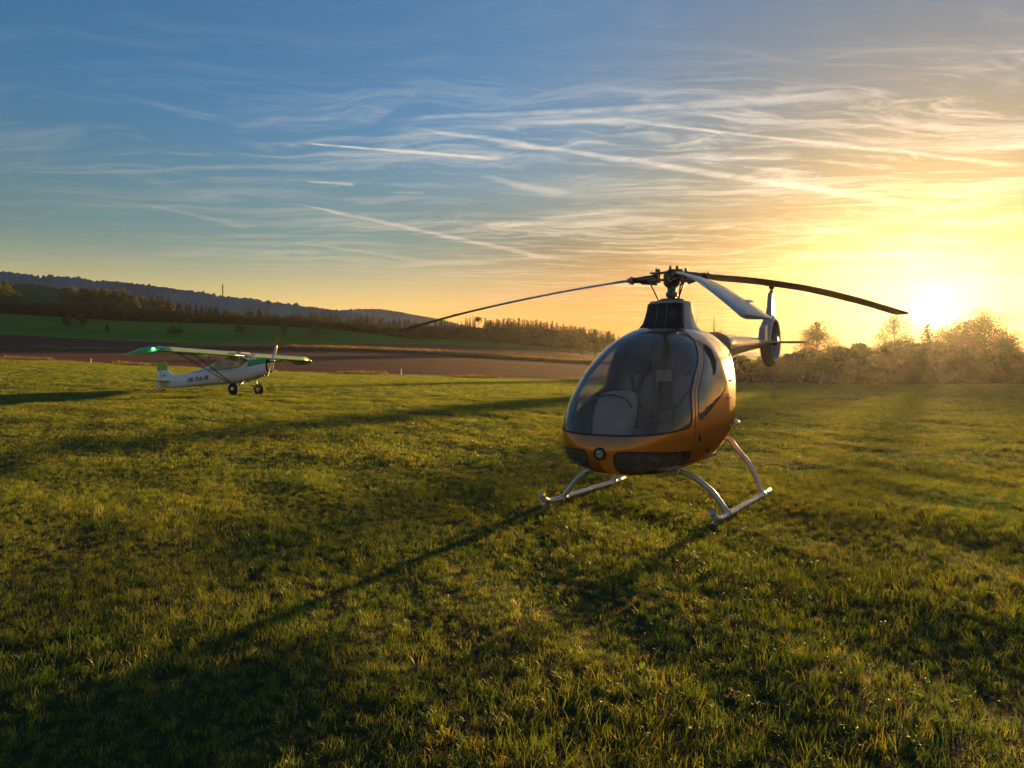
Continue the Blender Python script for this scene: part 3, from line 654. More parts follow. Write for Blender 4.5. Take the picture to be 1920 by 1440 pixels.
def glass(name, tint, refl=.06, glare_veil=.05):
    m = bpy.data.materials.new(name); m.use_nodes = True; t = m.node_tree; t.nodes.clear(); G = NG(t)
    tr = G.n('ShaderNodeBsdfTransparent'); tr.inputs[0].default_value = (*tint, 1)
    gl = G.n('ShaderNodeBsdfGlossy'); gl.inputs['Roughness'].default_value = .015; gl.inputs[0].default_value = (.9, .9, .9, 1)
    df = G.n('ShaderNodeBsdfDiffuse'); df.inputs[0].default_value = (.74, .56, .38, 1)
    tl = G.n('ShaderNodeBsdfTranslucent'); tl.inputs[0].default_value = (.85, .66, .45, 1); ad = G.n('ShaderNodeMixShader'); ad.inputs[0].default_value = .5
    t.links.new(df.outputs[0], ad.inputs[1]); t.links.new(tl.outputs[0], ad.inputs[2])
    lw = G.n('ShaderNodeLayerWeight'); lw.inputs[0].default_value = .5
    f = G.m('ADD', G.m('MULTIPLY', G.m('POWER', lw.outputs['Facing'], 4.0), .85), .05 + refl, clamp=True)
    m1 = G.n('ShaderNodeMixShader'); tc = G.n('ShaderNodeTexCoord').outputs['Object']
    G.put(m1.inputs[0], G.ramp(G.noise(tc, 5, 6, .7), .3, .8, glare_veil * .4, glare_veil)); t.links.new(tr.outputs[0], m1.inputs[1]); t.links.new(ad.outputs[0], m1.inputs[2])
    m2 = G.n('ShaderNodeMixShader'); G.put(m2.inputs[0], f); t.links.new(m1.outputs[0], m2.inputs[1]); t.links.new(gl.outputs[0], m2.inputs[2])
    o = G.n('ShaderNodeOutputMaterial'); t.links.new(m2.outputs[0], o.inputs[0]); return m
M_glass = glass('canopy_glazing', (.90, .88, .84), .0, .37); M_glassd = glass('chin_glazing', (.45, .40, .35), .0, .30)  # last value: warm milky film that paints veiling glare into the canopy glass

# hull: lofted superellipse S(u, v); openings are cut exactly along smooth curves
X0 = 1.60
def tb(pts): return interp([math.sqrt(max(0, X0 - p[0])) for p in pts], [p[1] for p in pts])
t_top = tb([(1.6, .68), (1.585, .78), (1.52, .93), (1.35, 1.19), (1.1, 1.44), (.8, 1.69), (.5, 1.85), (.2, 1.935), (-.2, 1.97), (-.7, 1.965), (-1.2, 1.92), (-1.7, 1.88), (-2.3, 1.87)])
t_bot = tb([(1.6, .68), (1.585, .59), (1.52, .52), (1.35, .455), (1.1, .42), (.8, .40), (.3, .39), (-.2, .41), (-.6, .50), (-1.0, .68), (-1.4, .98), (-1.8, 1.32), (-2.3, 1.58)])
t_w = tb([(1.6, .0), (1.585, .17), (1.52, .34), (1.35, .53), (1.1, .645), (.8, .70), (.4, .725), (0, .725), (-.4, .69), (-.8, .60), (-1.2, .47), (-1.6, .32), (-2.0, .20), (-2.3, .13)])
t_zc = tb([(1.6, .68), (1.5, .73), (1.2, .84), (.8, .93), (.3, 1.0), (-.3, 1.06), (-1.0, 1.25), (-1.7, 1.56), (-2.3, 1.69)])
XE = -2.3
def S(uv):
    u, v = uv[:, 0], uv[:, 1]
    x = X0 - (X0 - XE) * (.5 * u ** 2 + .5 * u ** 3.0) ; t = np.sqrt(np.maximum(0, X0 - x))
    zt, zb, w, zc = t_top(t), t_bot(t), t_w(t), t_zc(t); c, s = np.cos(v), np.sin(v)
    eu = 2 / 2.25; el = 2 / 2.6
    e = np.where(s > 0, eu, el)
    y = w * np.sign(c) * np.abs(c) ** e; z = zc + np.where(s > 0, zt - zc, zc - zb) * np.sign(s) * np.abs(s) ** e
    return np.stack([x, y, z], -1)
def Nrm(uv):
    h = 1e-3; a = S(uv + [h, 0]) - S(np.clip(uv - [h, 0], 0, 9)); b = S(uv + [0, h]) - S(uv - [0, h])
    n = np.cross(a, b); l = np.linalg.norm(n, axis=1); bad = l < 1e-12; n[bad] = [1, 0, 0]; l[bad] = 1; n = n / l[:, None]
    c = S(uv); out = c - np.stack([c[:, 0] * 0 + .2, c[:, 1] * 0, c[:, 2] * 0 + 1.1], -1); out[:, 0] *= .3
    sg = np.sign((n * out).sum(1)); sg[sg == 0] = 1; n = n * sg[:, None]; n[uv[:, 0] < .004] = [1, 0, 0]; return n
def clip(V, Tm, f):
    fv = f(V); V = list(map(tuple, V)); fl = list(fv); A, B, cut = [], [], {}
    def cp(i, j):
        k = (min(i, j), max(i, j))
        if k not in cut:
            a, b = np.array(V[k[0]]), np.array(V[k[1]]); fa, fb = fl[k[0]], fl[k[1]]; lo, hi = 0., 1.
            t = fa / (fa - fb)
            for _ in range(4):
                ft = float(f((a + (b - a) * t)[None])[0])
                if (ft > 0) == (fa > 0): lo, fa2 = t, ft
                else: hi = t
                t = (lo + hi) / 2 if _ else min(hi, max(lo, t + (.5 * (hi - lo) * (1 if (ft > 0) == (fa > 0) else -1)) * .2))
            V.append(tuple(a + (b - a) * t)); fl.append(0.0); cut[k] = len(V) - 1
        return cut[k]
    for tr_ in Tm:
        s = [fl[i] > 0 for i in tr_]
        if all(s): A.append(tuple(tr_)); continue
        if not any(s): B.append(tuple(tr_)); continue
        one = s.index(True) if sum(s) == 1 else s.index(False); i, j, k = tr_[one], tr_[(one + 1) % 3], tr_[(one + 2) % 3]
        p, q_ = cp(i, j), cp(i, k); X_, Y_ = (A, B) if sum(s) == 1 else (B, A)
        X_.append((i, p, q_)); Y_.append((p, j, k)); Y_.append((p, k, q_))
    return np.array(V), np.array(A).reshape(-1, 3), np.array(B).reshape(-1, 3)
nu_, nv_ = 120, 144
ug = np.linspace(0, 1, nu_ + 1); vg = np.linspace(-pi / 2, 1.5 * pi, nv_ + 1)
UVg = np.stack(np.meshgrid(ug, vg, indexing='ij'), -1).reshape(-1, 2)
i = (np.arange(nu_)[:, None] * (nv_ + 1) + np.arange(nv_)[None]).ravel(); n1 = nv_ + 1
TR = np.concatenate([np.stack([i, i + 1, i + n1 + 1], -1), np.stack([i, i + n1 + 1, i + n1], -1)])
def smin(*a, k=.03):
    r_ = a[0]
    for b_ in a[1:]:
        h = np.clip(.5 + .5 * (b_ - r_) / k, 0, 1); r_ = b_ * (1 - h) + r_ * h - k * h * (1 - h)
    return r_
def XYZ(uv): p = S(uv); return p[:, 0], np.abs(p[:, 1]), p[:, 2], p[:, 1]
postx = interp([.3, .95, 1.2, 1.4, 1.575, 1.72, 1.82, 1.95], [.95, .95, .89, .70, .46, .29, .19, .10])
def f_ws(uv): x, y, z, _ = XYZ(uv); return smin(z - (.835 + .13 * (1.6 - x) ** 1.2), x - postx(z), k=.10)
def f_door(uv): x, y, z, _ = XYZ(uv); return smin(postx(z) - .055 - x, x + .14 - .10 * (z - 1.2), z - .60, 1.80 - z + .1 * (x - .3), y - .18, k=.12)
def f_win(uv): x, y, z, _ = XYZ(uv); return smin(postx(z) - .10 - x, x + .08 - .10 * (z - 1.2), z - (.95 + .36 * (.82 - x)), 1.755 - z + .1 * (x - .3), y - .2, k=.11)
def f_chin(uv): x, y, z, _ = XYZ(uv); return smin((.705 - z - .05 * (1.5 - x)), z - .415, x - .82, y - .13, k=.10)
def f_liner(uv): x, y, z, _ = XYZ(uv); return x + .28
def hull(name, V, Tm, m, parent, off=0., thick=0., flip=False):
    if len(Tm) == 0: return None
    used, inv = np.unique(Tm.ravel(), return_inverse=True); uv = V[used]; P_ = S(uv); Nn = Nrm(uv); P_ = P_ + Nn * off
    F_ = inv.reshape(-1, 3); a, b_, c_ = P_[F_[:, 0]], P_[F_[:, 1]], P_[F_[:, 2]]; ok = np.linalg.norm(np.cross(b_ - a, c_ - a), axis=1) > 1e-10; F_ = F_[ok]
    fn = np.cross(P_[F_[:, 1]] - P_[F_[:, 0]], P_[F_[:, 2]] - P_[F_[:, 0]]); neg = (fn * Nn[F_[:, 0]]).sum(1) < 0; F_[neg] = F_[neg][:, ::-1]
    me = bpy.data.meshes.new(name); me.from_pydata(P_.tolist(), [], F_.tolist()); me.polygons.foreach_set('use_smooth', [True] * len(me.polygons)); me.update()
    me.normals_split_custom_set_from_vertices([tuple(q_) for q_ in Nn])
    o = link(name, me, m, parent)
    if thick: md = o.modifiers.new('thickness', 'SOLIDIFY'); md.thickness = thick; md.offset = -1
    return o
V0, ws, rest = clip(UVg, TR, f_ws)
grow = lambda f, e: (lambda uv: f(uv) + e)
V1, doorhole, rest = clip(V0, rest, grow(f_door, .006))
V2, chin, rest = clip(V1, rest, f_chin)
hull('body', V2, rest, M_or, heli)
hull('windscreen', V2, ws, M_glass, heli, -.002)
# dark rubber seal round the windscreen
Va, sA, _ = clip(V2, ws, f_ws); Vb, sI, sR = clip(Va, sA, grow(f_ws, -.016)); hull('windscreen_seal', Vb, sR, M_dark, heli, .003)
def side(V, Tm, sgn):
    y = S(V)[:, 1]; return Tm[(np.sign(y[Tm].mean(1)) == sgn)] if len(Tm) else Tm
Vd, door, _ = clip(V2, doorhole, f_door); Vw, win, doorp = clip(Vd, door, f_win)
for sg in (1, -1):
    dp = hull('door', Vw, side(Vw, doorp, sg), M_or, heli, .004, .0)
    tag(dp, 'door on the sunlit side with a large window' if sg == 1 else 'door on the shaded side with a large window')
    hull('door_window', Vw, side(Vw, win, sg), M_glass, dp, .002)
    Vq, qi, qr = clip(Vw, side(Vw, win, sg), grow(f_win, -.014)); hull('window_seal', Vq, qr, M_dark, dp, .006)
    hull('door_gap', V2, side(V2, doorhole, sg)[:0], M_dark, heli)
    hull('chin_window', V2, side(V2, chin, sg), M_glassd, heli, -.006)
    Vc_, ci_, cr_ = clip(V2, side(V2, chin, sg), grow(f_chin, -.010)); hull('chin_seal', Vc_, cr_, M_dark, heli, .001)
    # door handle and hinge
    p = S(np.array([[.60, .12 if sg == 1 else pi - .12]]))[0]
    hb_ = MB(); hb_.box((-.06, sg * (.735), 1.16), (.09, .018, .022)); hb_.tube([(-.02, sg * .72, 1.16), (-.02, sg * .742, 1.16)], .014, 8); hb_.build('door_handle', M_alu, dp, .004)
    MB().box((.80, sg * .695, .80), (.035, .03, .07)).build('door_hinge', M_dark, dp, .004)
# panel joints of the cowling and the belly
def seam(f, w=.005):
    Va_, a_, _ = clip(V2, rest, lambda uv: f(uv) + w); Vb_, _, b_ = clip(Va_, a_, lambda uv: f(uv) - w); hull('panel_seam', Vb_, b_, M_dark, heli, .0012)
seam(lambda uv: XYZ(uv)[0] + .36 + .05 * XYZ(uv)[2]); seam(lambda uv: np.where(XYZ(uv)[0] < -.38, XYZ(uv)[2] - .98, 9.)); seam(lambda uv: np.where((XYZ(uv)[0] < .78) & (XYZ(uv)[0] > -.38), XYZ(uv)[2] - .53, 9.))
# liner just inside the opaque skin (seen through the glass and behind the door gaps)
Vl, lin_, _ = clip(V2, np.concatenate([rest, doorhole]), f_liner); Vm, _, lin2 = clip(Vl, lin_, grow(f_win, .01)); hull('cabin_lining', Vm, lin2, M_cab, heli, -.008)
# landing light in the nose
NLP = (1.600, .0, .675)
b = MB(); b.lathe(NLP, [(.060, -.03), (.060, .016), (.054, .021), (.046, .018), (.046, .006)], 'x', 28); nl = b.build('landing_light', M_dark, heli)
M_lens = mat('lens', (.42, .42, .40), .18, .5, bump=.8, bscale=90)
MB().lathe(NLP, [(.0, .015), (.018, .0145), (.034, .012), (.047, .006)], 'x', 28).build('lens', M_lens, nl)
MB().lathe((NLP[0], -.012, NLP[2] + .012), [(.0, .021), (.012, .020), (.016, .012)], 'x', 14).build('bulb_cap', M_alu, nl)
# door bottom step / latch details on the sunlit flank
MB().box((.42, .655, .66), (.04, .03, .09)).build('vent_scoop', M_dark, heli, .006)
b = MB(); b.ell((-.60, .66, .86), (.085, .035, .030)); b.build('position_light', mat('lamp_clear', (.75, .75, .72), .1, .3), heli)
b = MB()
for zz in (1.34, .86): b.tube([(-.16, .70, zz), (-.16, .735, zz)], .012, 8)
b.build('latch', M_alu, heli)
# interior
b = MB(); b.box((.45, 0, .52), (1.55, 1.05, .03)); b.build('cabin_floor', M_cab, heli)

for sg in (1, -1):
    st = MB().box((.12, sg * .30, .74), (.50, .44, .36)).build('seat', M_leath, heli, .04)
    tag(st, 'seat on the sunlit side' if sg == 1 else 'seat on the shaded side')
    MB().box((.16, sg * .30, .96), (.50, .43, .10)).build('seat_cushion', M_leath, st, .04)
    MB().box((-.10, sg * .30, 1.16), (.11, .42, .50), Matrix.Rotation(-.16, 3, 'Y')).build('backrest', M_leath, st, .045)
    MB().box((-.135, sg * .30, 1.50), (.11, .26, .21), Matrix.Rotation(-.12, 3, 'Y')).build('headrest', M_dark, st, .05)
    b = MB(); b.tube([(.45, sg * .30, .55), (.50, sg * .30, .80), (.44, sg * .30, .98)], [.012, .012, .012], 8); b.tube([(.44, sg * .30, .97), (.43, sg * .30, 1.09)], .02, 8); b.build('control_stick', M_dark, heli)
    b = MB(); b.tube([(-.02, sg * .40 , 1.55), (.02, sg * .33, 1.25), (.12, sg * .18, 1.0)], .018, 6, flat=.3); b.build('harness_strap', M_dark, heli)
    b = MB(); b.box((1.15, sg * .30 - .09, .64), (.03, .10, .10), Matrix.Rotation(.5, 3, 'Y')); b.box((1.15, sg * .30 + .09, .64), (.03, .10, .10), Matrix.Rotation(.5, 3, 'Y')); b.tube([(1.15, sg * .30 - .09, .55), (1.15, sg * .30 - .09, .62)], .01, 6); b.tube([(1.15, sg * .30 + .09, .55), (1.15, sg * .30 + .09, .62)], .01, 6); b.build('pedals', M_alu, heli)
t0 = math.sqrt(X0 + .24); bh = []
for k in range(40):
    a = 2 * pi * k / 40; c_, s_ = math.cos(a), math.sin(a); e_ = 2 / 2.25 if s_ > 0 else 2 / 2.6; zc0 = float(t_zc(t0))
    bh.append((float(t_w(t0)) * .93 * math.copysign(abs(c_) ** e_, c_), zc0 + .93 * ((float(t_top(t0)) - zc0) if s_ > 0 else (zc0 - float(t_bot(t0)))) * math.copysign(abs(s_) ** e_, s_)))
MB().loft([[(-.24 - q_, y, z) for y, z in bh] for q_ in (0, .03)]).build('bulkhead', M_cab, heli)
# instrument console: rounded hood seen from the front
secs = []
for (z, hw, x0, x1, e) in ((.55, .17, .98, 1.36, 2.6), (.75, .19, .94, 1.30, 2.6), (.95, .21, .90, 1.22, 2.6), (1.08, .215, .86, 1.15, 2.6), (1.17, .20, .83, 1.08, 2.5), (1.225, .165, .81, 1.01, 2.4), (1.245, .09, .81, .94, 2.2)):
    secs.append([((x0 + x1) / 2 + (x1 - x0) / 2 * math.copysign(abs(math.cos(a)) ** (2 / e), math.cos(a)), -.10 + hw * math.copysign(abs(math.sin(a)) ** (2 / e), math.sin(a)), z) for a in [2 * pi * k / 32 for k in range(32)]])
con = MB().loft(secs).build('instrument_console', M_pod, heli)
b = MB()
for k in range(21):
    a = -pi / 2 + pi * k / 20
b.tube([(1.13 - .0, -.10 + .215 * math.cos(a_), 1.09 + .12 * math.sin(a_)) for a_ in np.linspace(0, pi, 15)], .010, 6); b.build('hood_edge', M_dark, con)
b = MB(); b.box((.83, -.10, 1.02), (.02, .36, .32)); b.build('instrument_panel', M_dark, con, .01)
b = MB(); b.tube([(1.02, .02, .56), (.86, .05, 1.1), (.62, .06, 1.5), (.30, .05, 1.83)], [.03, .03, .028, .04], 8, flat=.8); b.build('centre_pillar', M_dark, heli)
def ysurf(x, z):
    t = math.sqrt(max(0, X0 - x)); zt, zb, w, zc = float(t_top(t)), float(t_bot(t)), float(t_w(t)), float(t_zc(t))
    k = (z - zc) / (zt - zc) if z > zc else (zc - z) / (zc - zb); n = 2.25 if z > zc else 2.6
    return w * max(0, 1 - min(1, k) ** n) ** (1 / n)
for sg in (1, -1):
    b = MB(); b.tube([(float(postx(z_)) - .035, sg * (ysurf(float(postx(z_)) - .035, z_) - .04), z_) for z_ in (.62, .9, 1.2, 1.4, 1.55, 1.68, 1.78)], .022, 8, flat=.9); b.build('door_post', M_dark, heli)
b = MB(); b.box((.44, .19, 1.40), (.012, .17, .12)); b.build('document_holder', mat('paper_white', (.42, .40, .35), .7), heli)
b = MB(); b.box((1.08, .33, .60), (.22, .12, .03), Matrix.Rotation(.6, 3, 'Z')); b.build('checklist_card', mat('card_white', (.6, .6, .58), .6), heli)
b = MB(); b.ell((-.04, .30, 1.80), (.10, .12, .06)); b.build('overhead_speaker', M_dark, heli)

# mast fairing: flared base, dark air intake in front
secs = []
for (z, xf, xr, hw) in ((1.88, .16, -.74, .345), (1.925, .09, -.68, .295), (1.98, .035, -.62, .262), (2.05, .0, -.57, .243), (2.13, -.025, -.54, .232), (2.215, -.04, -.52, .225), (2.235, -.045, -.51, .218)):
    secs.append([((xf + xr) / 2 + (xf - xr) / 2 * math.copysign(abs(math.cos(a)) ** .72, math.cos(a)), hw * math.copysign(abs(math.sin(a)) ** .72, math.sin(a)), z) for a in [2 * pi * k / 40 for k in range(40)]])
MB().loft(secs).build('mast_fairing', M_pearl, heli)
secs = []
for (z, xf, hw) in ((1.925, .094, .262), (1.98, .040, .240), (2.05, .006, .226), (2.13, -.018, .214), (2.205, -.032, .206)):
    secs.append([(xf - .10 + .112 * abs(math.cos(a)) ** .6, hw * math.copysign(abs(math.sin(a)) ** .72, math.sin(a)), z) for a in np.linspace(-pi / 2, pi / 2, 17)])
itk = MB().loft(secs, close=False, caps=False).build('air_intake', M_dark, heli, solid=.01)
for yy in (-.05, .06):
    MB().tube([(.104, yy * 1.25, 1.93), (.054, yy * 1.1, 1.98), (.020, yy, 2.05), (-.002, yy, 2.13), (-.016, yy, 2.19)], .0075, 6).build('intake_rib', M_steel, itk)
# mast, swashplate, control rods
HX = -.315; b = MB(); b.tube([(HX, 0, 2.15), (HX, 0, 2.50)], .050, 18); b.lathe((HX, 0, 0), [(.050, 2.29), (.068, 2.295), (.068, 2.345), (.05, 2.35)]); b.lathe((HX, 0, 0), [(.050, 2.40), (.085, 2.43), (.10, 2.46)]); b.build('rotor_mast', M_steel, heli)
b = MB(); b.lathe((HX, 0, 0), [(.06, 2.225), (.13, 2.228), (.145, 2.24), (.145, 2.262), (.13, 2.272), (.06, 2.275)], n=28); b.build('swashplate', M_steel, heli)
hub = Vector((HX, 0, 2.52))
BL = []                                                     # blade reference lines from the hub outwards
Hw = Vector(HO) + Matrix.Rotation(HA, 3, 'Z') @ Vector((HX, 0, 0))
for (deg, zz) in ((-94.7, (2.52, 2.50, 2.43, 2.26, 2.04, 1.80)), (25.9, (2.535, 2.555, 2.55, 2.50, 2.38, 2.21)), (147.0, (2.52, 2.505, 2.462, 2.35, 2.205, 2.02))):
    a = R(deg); f = interp([0, .45, 1, 2, 3, 4], zz)
    BL.append((a - HA, lambda r, f=f: float(f(r)) - HO.z))
rh = MB(); rh.lathe((HX, 0, 0), [(0, 2.60), (.06, 2.60), (.075, 2.585), (.095, 2.55), (.095, 2.47), (.07, 2.455), (.045, 2.45)], n=24); rh = rh.build('rotor_head', M_steel, heli, .003)
for k, (a, f) in enumerate(BL):
    d = Vector((math.cos(a), math.sin(a), 0)); n_ = Vector((-math.sin(a), math.cos(a), 0)); c0 = Vector((HX, 0, 0))
    rot = Matrix.Rotation(a, 3, 'Z')
    b = MB()
    for dz_ in (.045, -.035): b.box(c0 + d * .15 + Vector((0, 0, 2.535 + dz_)), (.20, .13, .016), rot)
    for s_ in (-1, 1): b.tube([c0 + d * .17 + n_ * .038 * s_ + Vector((0, 0, 2.47)), c0 + d * .17 + n_ * .038 * s_ + Vector((0, 0, 2.615)), c0 + d * .17 + n_ * .038 * s_ + Vector((0, 0, 2.635))], [.017, .017, .009], 10)
    b.build('hub_plate', M_steel, rh, .003)
    b = MB(); b.tube([c0 + d * .16 + Vector((0, 0, f(.16))), c0 + d * .30 + Vector((0, 0, f(.3))), c0 + d * .52 + Vector((0, 0, f(.52)))], [.045, .038, .030], 10, flat=1.1)
    b.tube([c0 + d * .20 - n_ * .05 + Vector((0, 0, 2.47)), c0 + d * .40 - n_ * .045 + Vector((0, 0, f(.4) - .03))], [.026, .020], 10)
    b.box(c0 + d * .50 + Vector((0, 0, f(.5))), (.07, .10, .05), rot)
    for s_ in (-1, 1): b.tube([c0 + d * .50 + n_ * .03 * s_ + Vector((0, 0, f(.5) - .05)), c0 + d * .50 + n_ * .03 * s_ + Vector((0, 0, f(.5) + .05))], .011, 8)
    b.build('blade_grip', M_steel, rh, .002)
    b = MB(); e1 = c0 + d * .22 + n_ * .12 + Vector((0, 0, 2.46)); b.tube([c0 + d * .135 + n_ * .05 + Vector((0, 0, 2.25)), e1], .009, 8); b.tube([e1 + Vector((0, 0, .0)), c0 + d * .30 + Vector((0, 0, f(.3) - .02))], .013, 8)
    b.ell(e1, (.018, .018, .018)); b.ell(c0 + d * .135 + n_ * .05 + Vector((0, 0, 2.25)), (.016, .016, .016)); b.build('pitch_link', M_steel, rh)
    # blade: cambered section lofted along the drooping line
    secs = []; n_ = -n_
    for r in list(np.linspace(.50, .72, 5)) + list(np.linspace(.9, 3.93, 24)) + [3.98, 4.0]:
        ch = .10 + .105 * min(1, max(0, (r - .5) / .3)) ; ch *= 1 if r < 3.95 else (.93 if r < 3.99 else .80)
        th = .034 if r > .7 else .040; tw = R(13 - 2.2 * r); c = c0 + d * r + Vector((0, 0, f(r)))
        tang = (d * .02 + Vector((0, 0, f(r + .01) - f(r - .01)))).normalized(); up = tang.cross(n_).normalized()
        if up.z < 0: up = -up
        cn = (n_ * math.cos(tw) + up * math.sin(tw)); un = (up * math.cos(tw) - n_ * math.sin(tw)); sec = []
        for (xx, yu) in ((.28, 0), (.25, .6), (.16, .95), (.0, 1.0), (-.25, .75), (-.5, .4), (-.72, .07), (-.72, -.04), (-.5, -.2), (-.25, -.35), (0, -.45), (.16, -.45), (.25, -.3)):
            sec.append(c + cn * (xx * ch) + un * (yu * th * .55))
        secs.append(sec)
    bl = MB().loft(secs).build('rotor_blade', M_blade, heli)
    if k == 0:
        r = 3.25; tabc = c0 + d * r - n_ * (.72 * .205 + .012) + Vector((0, 0, f(r) - .012)); MB().box(tabc, (.12, .04, .003), rot @ Matrix.Rotation(.24, 3, 'Y')).build('trim_tab', M_alu, bl)
        tag(bl, 'rotor blade reaching towards the camera')
    else:
        tag(bl, ('', 'rotor blade pointing towards the sun', 'rotor blade drooping over the ploughed field')[k])
        r = 3.0; tabc = c0 + d * r - n_ * (.72 * .205 + .012) + Vector((0, 0, f(r) - .012)); MB().box(tabc, (.12, .04, .003), rot).build('trim_tab', M_alu, bl)
b = MB(); b.tube([(HX + .06, .05, 2.22), (HX + .13, .07, 2.33), (HX + .06, .03, 2.42)], .012, 6); b.build('scissor_link', M_steel, heli)

# skids and cross tubes
for sg in (1, -1):
    y = sg * .92; b = MB()
    b.tube([(-1.06, y, .045), (-.9, y, .035), (.78, y, .035), (.93, y, .042), (1.03, y, .075), (1.09, y, .125)], [.030, .032, .032, .032, .031, .028], 12)
    sk = b.build('skid', M_skid, heli); tag(sk, 'skid on the sunlit side' if sg == 1 else 'skid on the shaded side')
    b = MB(); b.tube([(1.085, y, .12), (1.105, y, .138)], [.030, .030], 10); b.box((1.00, y, .015), (.16, .055, .03)); b.build('skid_shoe', M_skid, sk)
    b = MB()
    for xx in (.60, -.74): b.tube([(xx - .035, y, .04), (xx + .035, y, .04)], .042, 12)
    b.build('skid_clamp', M_alu, sk)
for xx, z0, y0, top in ((.60, .40, .30, .46), (-.74, .64, .36, .66)):
    b = MB(); pts = []
    half = [(y0 * .0, z0 + .045), (y0, z0 + .045), (y0 + .17, z0 + .015), (.64, z0 - .065 if xx > 0 else z0 - .11), (.765, z0 * .60), (.855, z0 * .32), (.92, .045)]
    f_ = interp([0, 1, 2, 3, 4, 5, 6], [p[0] for p in half]); g_ = interp([0, 1, 2, 3, 4, 5, 6], [p[1] for p in half])
    ss = np.linspace(0, 6, 31); pts = [(xx, float(f_(s)), float(g_(s))) for s in ss]; pts = [(p[0], -p[1], p[2]) for p in reversed(pts[1:])] + pts
    b.tube(pts, .029, 12); b.build('cross_tube', M_skid, heli)
    b = MB()
    for sg in (1, -1): b.box((xx, sg * .30, z0 + .06), (.09, .07, .035))
    b.build('cross_tube_bracket', M_dark, heli, .006)
b = MB(); b.tube([(.62, .42, .47), (.66, .42, .40)], .012, 6); b.ell((.67, .42, .47), (.02, .02, .014)); b.build('tow_point', M_alu, heli)

# tail boom, fin with shrouded tail rotor, stabiliser
secs = []
for (x, zc_, h_, w_) in ((-1.55, 1.72, .22, .32), (-1.9, 1.75, .19, .24), (-2.3, 1.775, .165, .19), (-3.0, 1.81, .13, .14), (-3.8, 1.845, .095, .10), (-4.5, 1.87, .070, .07)):
    secs.append([(x, w_ * math.copysign(abs(math.cos(a)) ** .8, math.cos(a)), zc_ + h_ * math.copysign(abs(math.sin(a)) ** .8, math.sin(a))) for a in [2 * pi * k / 28 for k in range(28)]])
MB().loft(secs).build('tail_boom', M_pearl, heli)
TC = (-4.95, 0, 1.92); RO, RI = .44, .315
b = MB(); n = 44
for s_ in (0,):
    V_ = []; F_ = []
    prof = [(RI, -.075), (RI, .075), (RI + .03, .095), (RO - .08, .085), (RO - .01, .045), (RO, 0), (RO - .01, -.045), (RO - .08, -.085), (RI + .03, -.095)]
    for k in range(n):
        a = 2 * pi * k / n; ca, sa = math.cos(a), math.sin(a); fw = 1 + (.35 if ca > 0 else 0) * abs(ca) ** 2
        for (r, y) in prof:
            rr = r if r < RI + .05 else RI + (r - RI) * fw
            V_.append((TC[0] + rr * ca, y, TC[2] + rr * sa))
    m_ = len(prof); F_ = [(k * m_ + j, k * m_ + (j + 1) % m_, ((k + 1) % n) * m_ + (j + 1) % m_, ((k + 1) % n) * m_ + j) for k in range(n) for j in range(m_)]
    b.add(V_, F_, True)
fin = b.build('tail_shroud', M_pearl, heli)
def slab(pts, w0, w1=None):
    """upright tapered fin from an outline in the x-z plane"""
    b = MB(); m = len(pts); V_ = [(x, (w if w is not None else w0), z) for (x, z, w) in pts] + [(x, -(w if w is not None else w0), z) for (x, z, w) in pts]
    F_ = [tuple(range(m)), tuple(reversed(range(m, 2 * m)))] + [(k, (k + 1) % m, (k + 1) % m + m, k + m) for k in range(m)]
    b.add(V_, F_); return b
slab([(-4.80, 2.22, .06), (-4.86, 2.45, .045), (-4.93, 2.72, .035), (-5.17, 2.72, .012), (-5.28, 2.45, .012), (-5.30, 2.20, .015)], .05).build('vertical_fin', M_pearl, heli, .008)
b = MB(); b.tube([(-5.03, 0, 2.70), (-5.03, 0, 2.80)], [.03, .026], 10); b.lathe((-5.03, 0, 0), [(.045, 2.79), (.045, 2.82), (.02, 2.87), (0, 2.88)], n=12); b.build('beacon', M_dark, heli)
slab([(-4.35, 1.86, .06), (-4.42, 2.12, .05), (-4.62, 2.20, .05), (-4.75, 2.2, .05), (-4.62, 1.86, .07)], .05).build('fin_root', M_pearl, heli, .01)
b = MB(); b.tube([(-5.05, 0, 1.44), (-5.13, 0, 1.32), (-5.17, 0, 1.20), (-5.19, 0, .92)], [.035, .02, .014, .010], 8); b.build('tail_skid', M_pearl, heli)
b = MB(); b.lathe(TC, [(0, -.11), (.07, -.10), (.095, -.05), (.095, .06), (.06, .12), (0, .13)], 'y', 20); tr_ = b.build('tail_rotor', M_steel, heli)
for k in range(7):
    a = 2 * pi * k / 7 + .2 * (k % 2); d = Vector((math.cos(a), 0, math.sin(a))); e_ = Vector((-math.sin(a), 0, math.cos(a))); secs = []
    for r in (.09, .2, .30): 
        tw = .6 - .6 * r; cn = e_ * math.cos(tw) + Vector((0, 1, 0)) * math.sin(tw); un = d.cross(cn); c = Vector(TC) + d * r
        secs.append([c + cn * .028, c + un * .004, c - cn * .028, c - un * .004])
    MB().loft(secs).build('tail_rotor_blade', M_dark, tr_)
b = MB()
for k in range(3):
    a = .5 + 2 * pi * k / 3; b.tube([(TC[0], -.04, TC[2]), (TC[0] + .32 * math.cos(a), -.04, TC[2] + .32 * math.sin(a))], .014, 6)
b.build('tail_rotor_support', M_pearl, tr_)
def plan(pts, t, z):
    b = MB(); m = len(pts); b.add([(x, y, z + t) for x, y in pts] + [(x, y, z - t) for x, y in pts], [tuple(range(m)), tuple(reversed(range(m, 2 * m)))] + [(k, (k + 1) % m, (k + 1) % m + m, k + m) for k in range(m)]); return b
for sg in (1, -1): plan([(-4.40, 0), (-4.55, sg * .60), (-4.66, sg * .66), (-4.82, sg * .66), (-4.80, 0)], .016, 1.88).build('stabiliser', M_pearl, heli, .008)
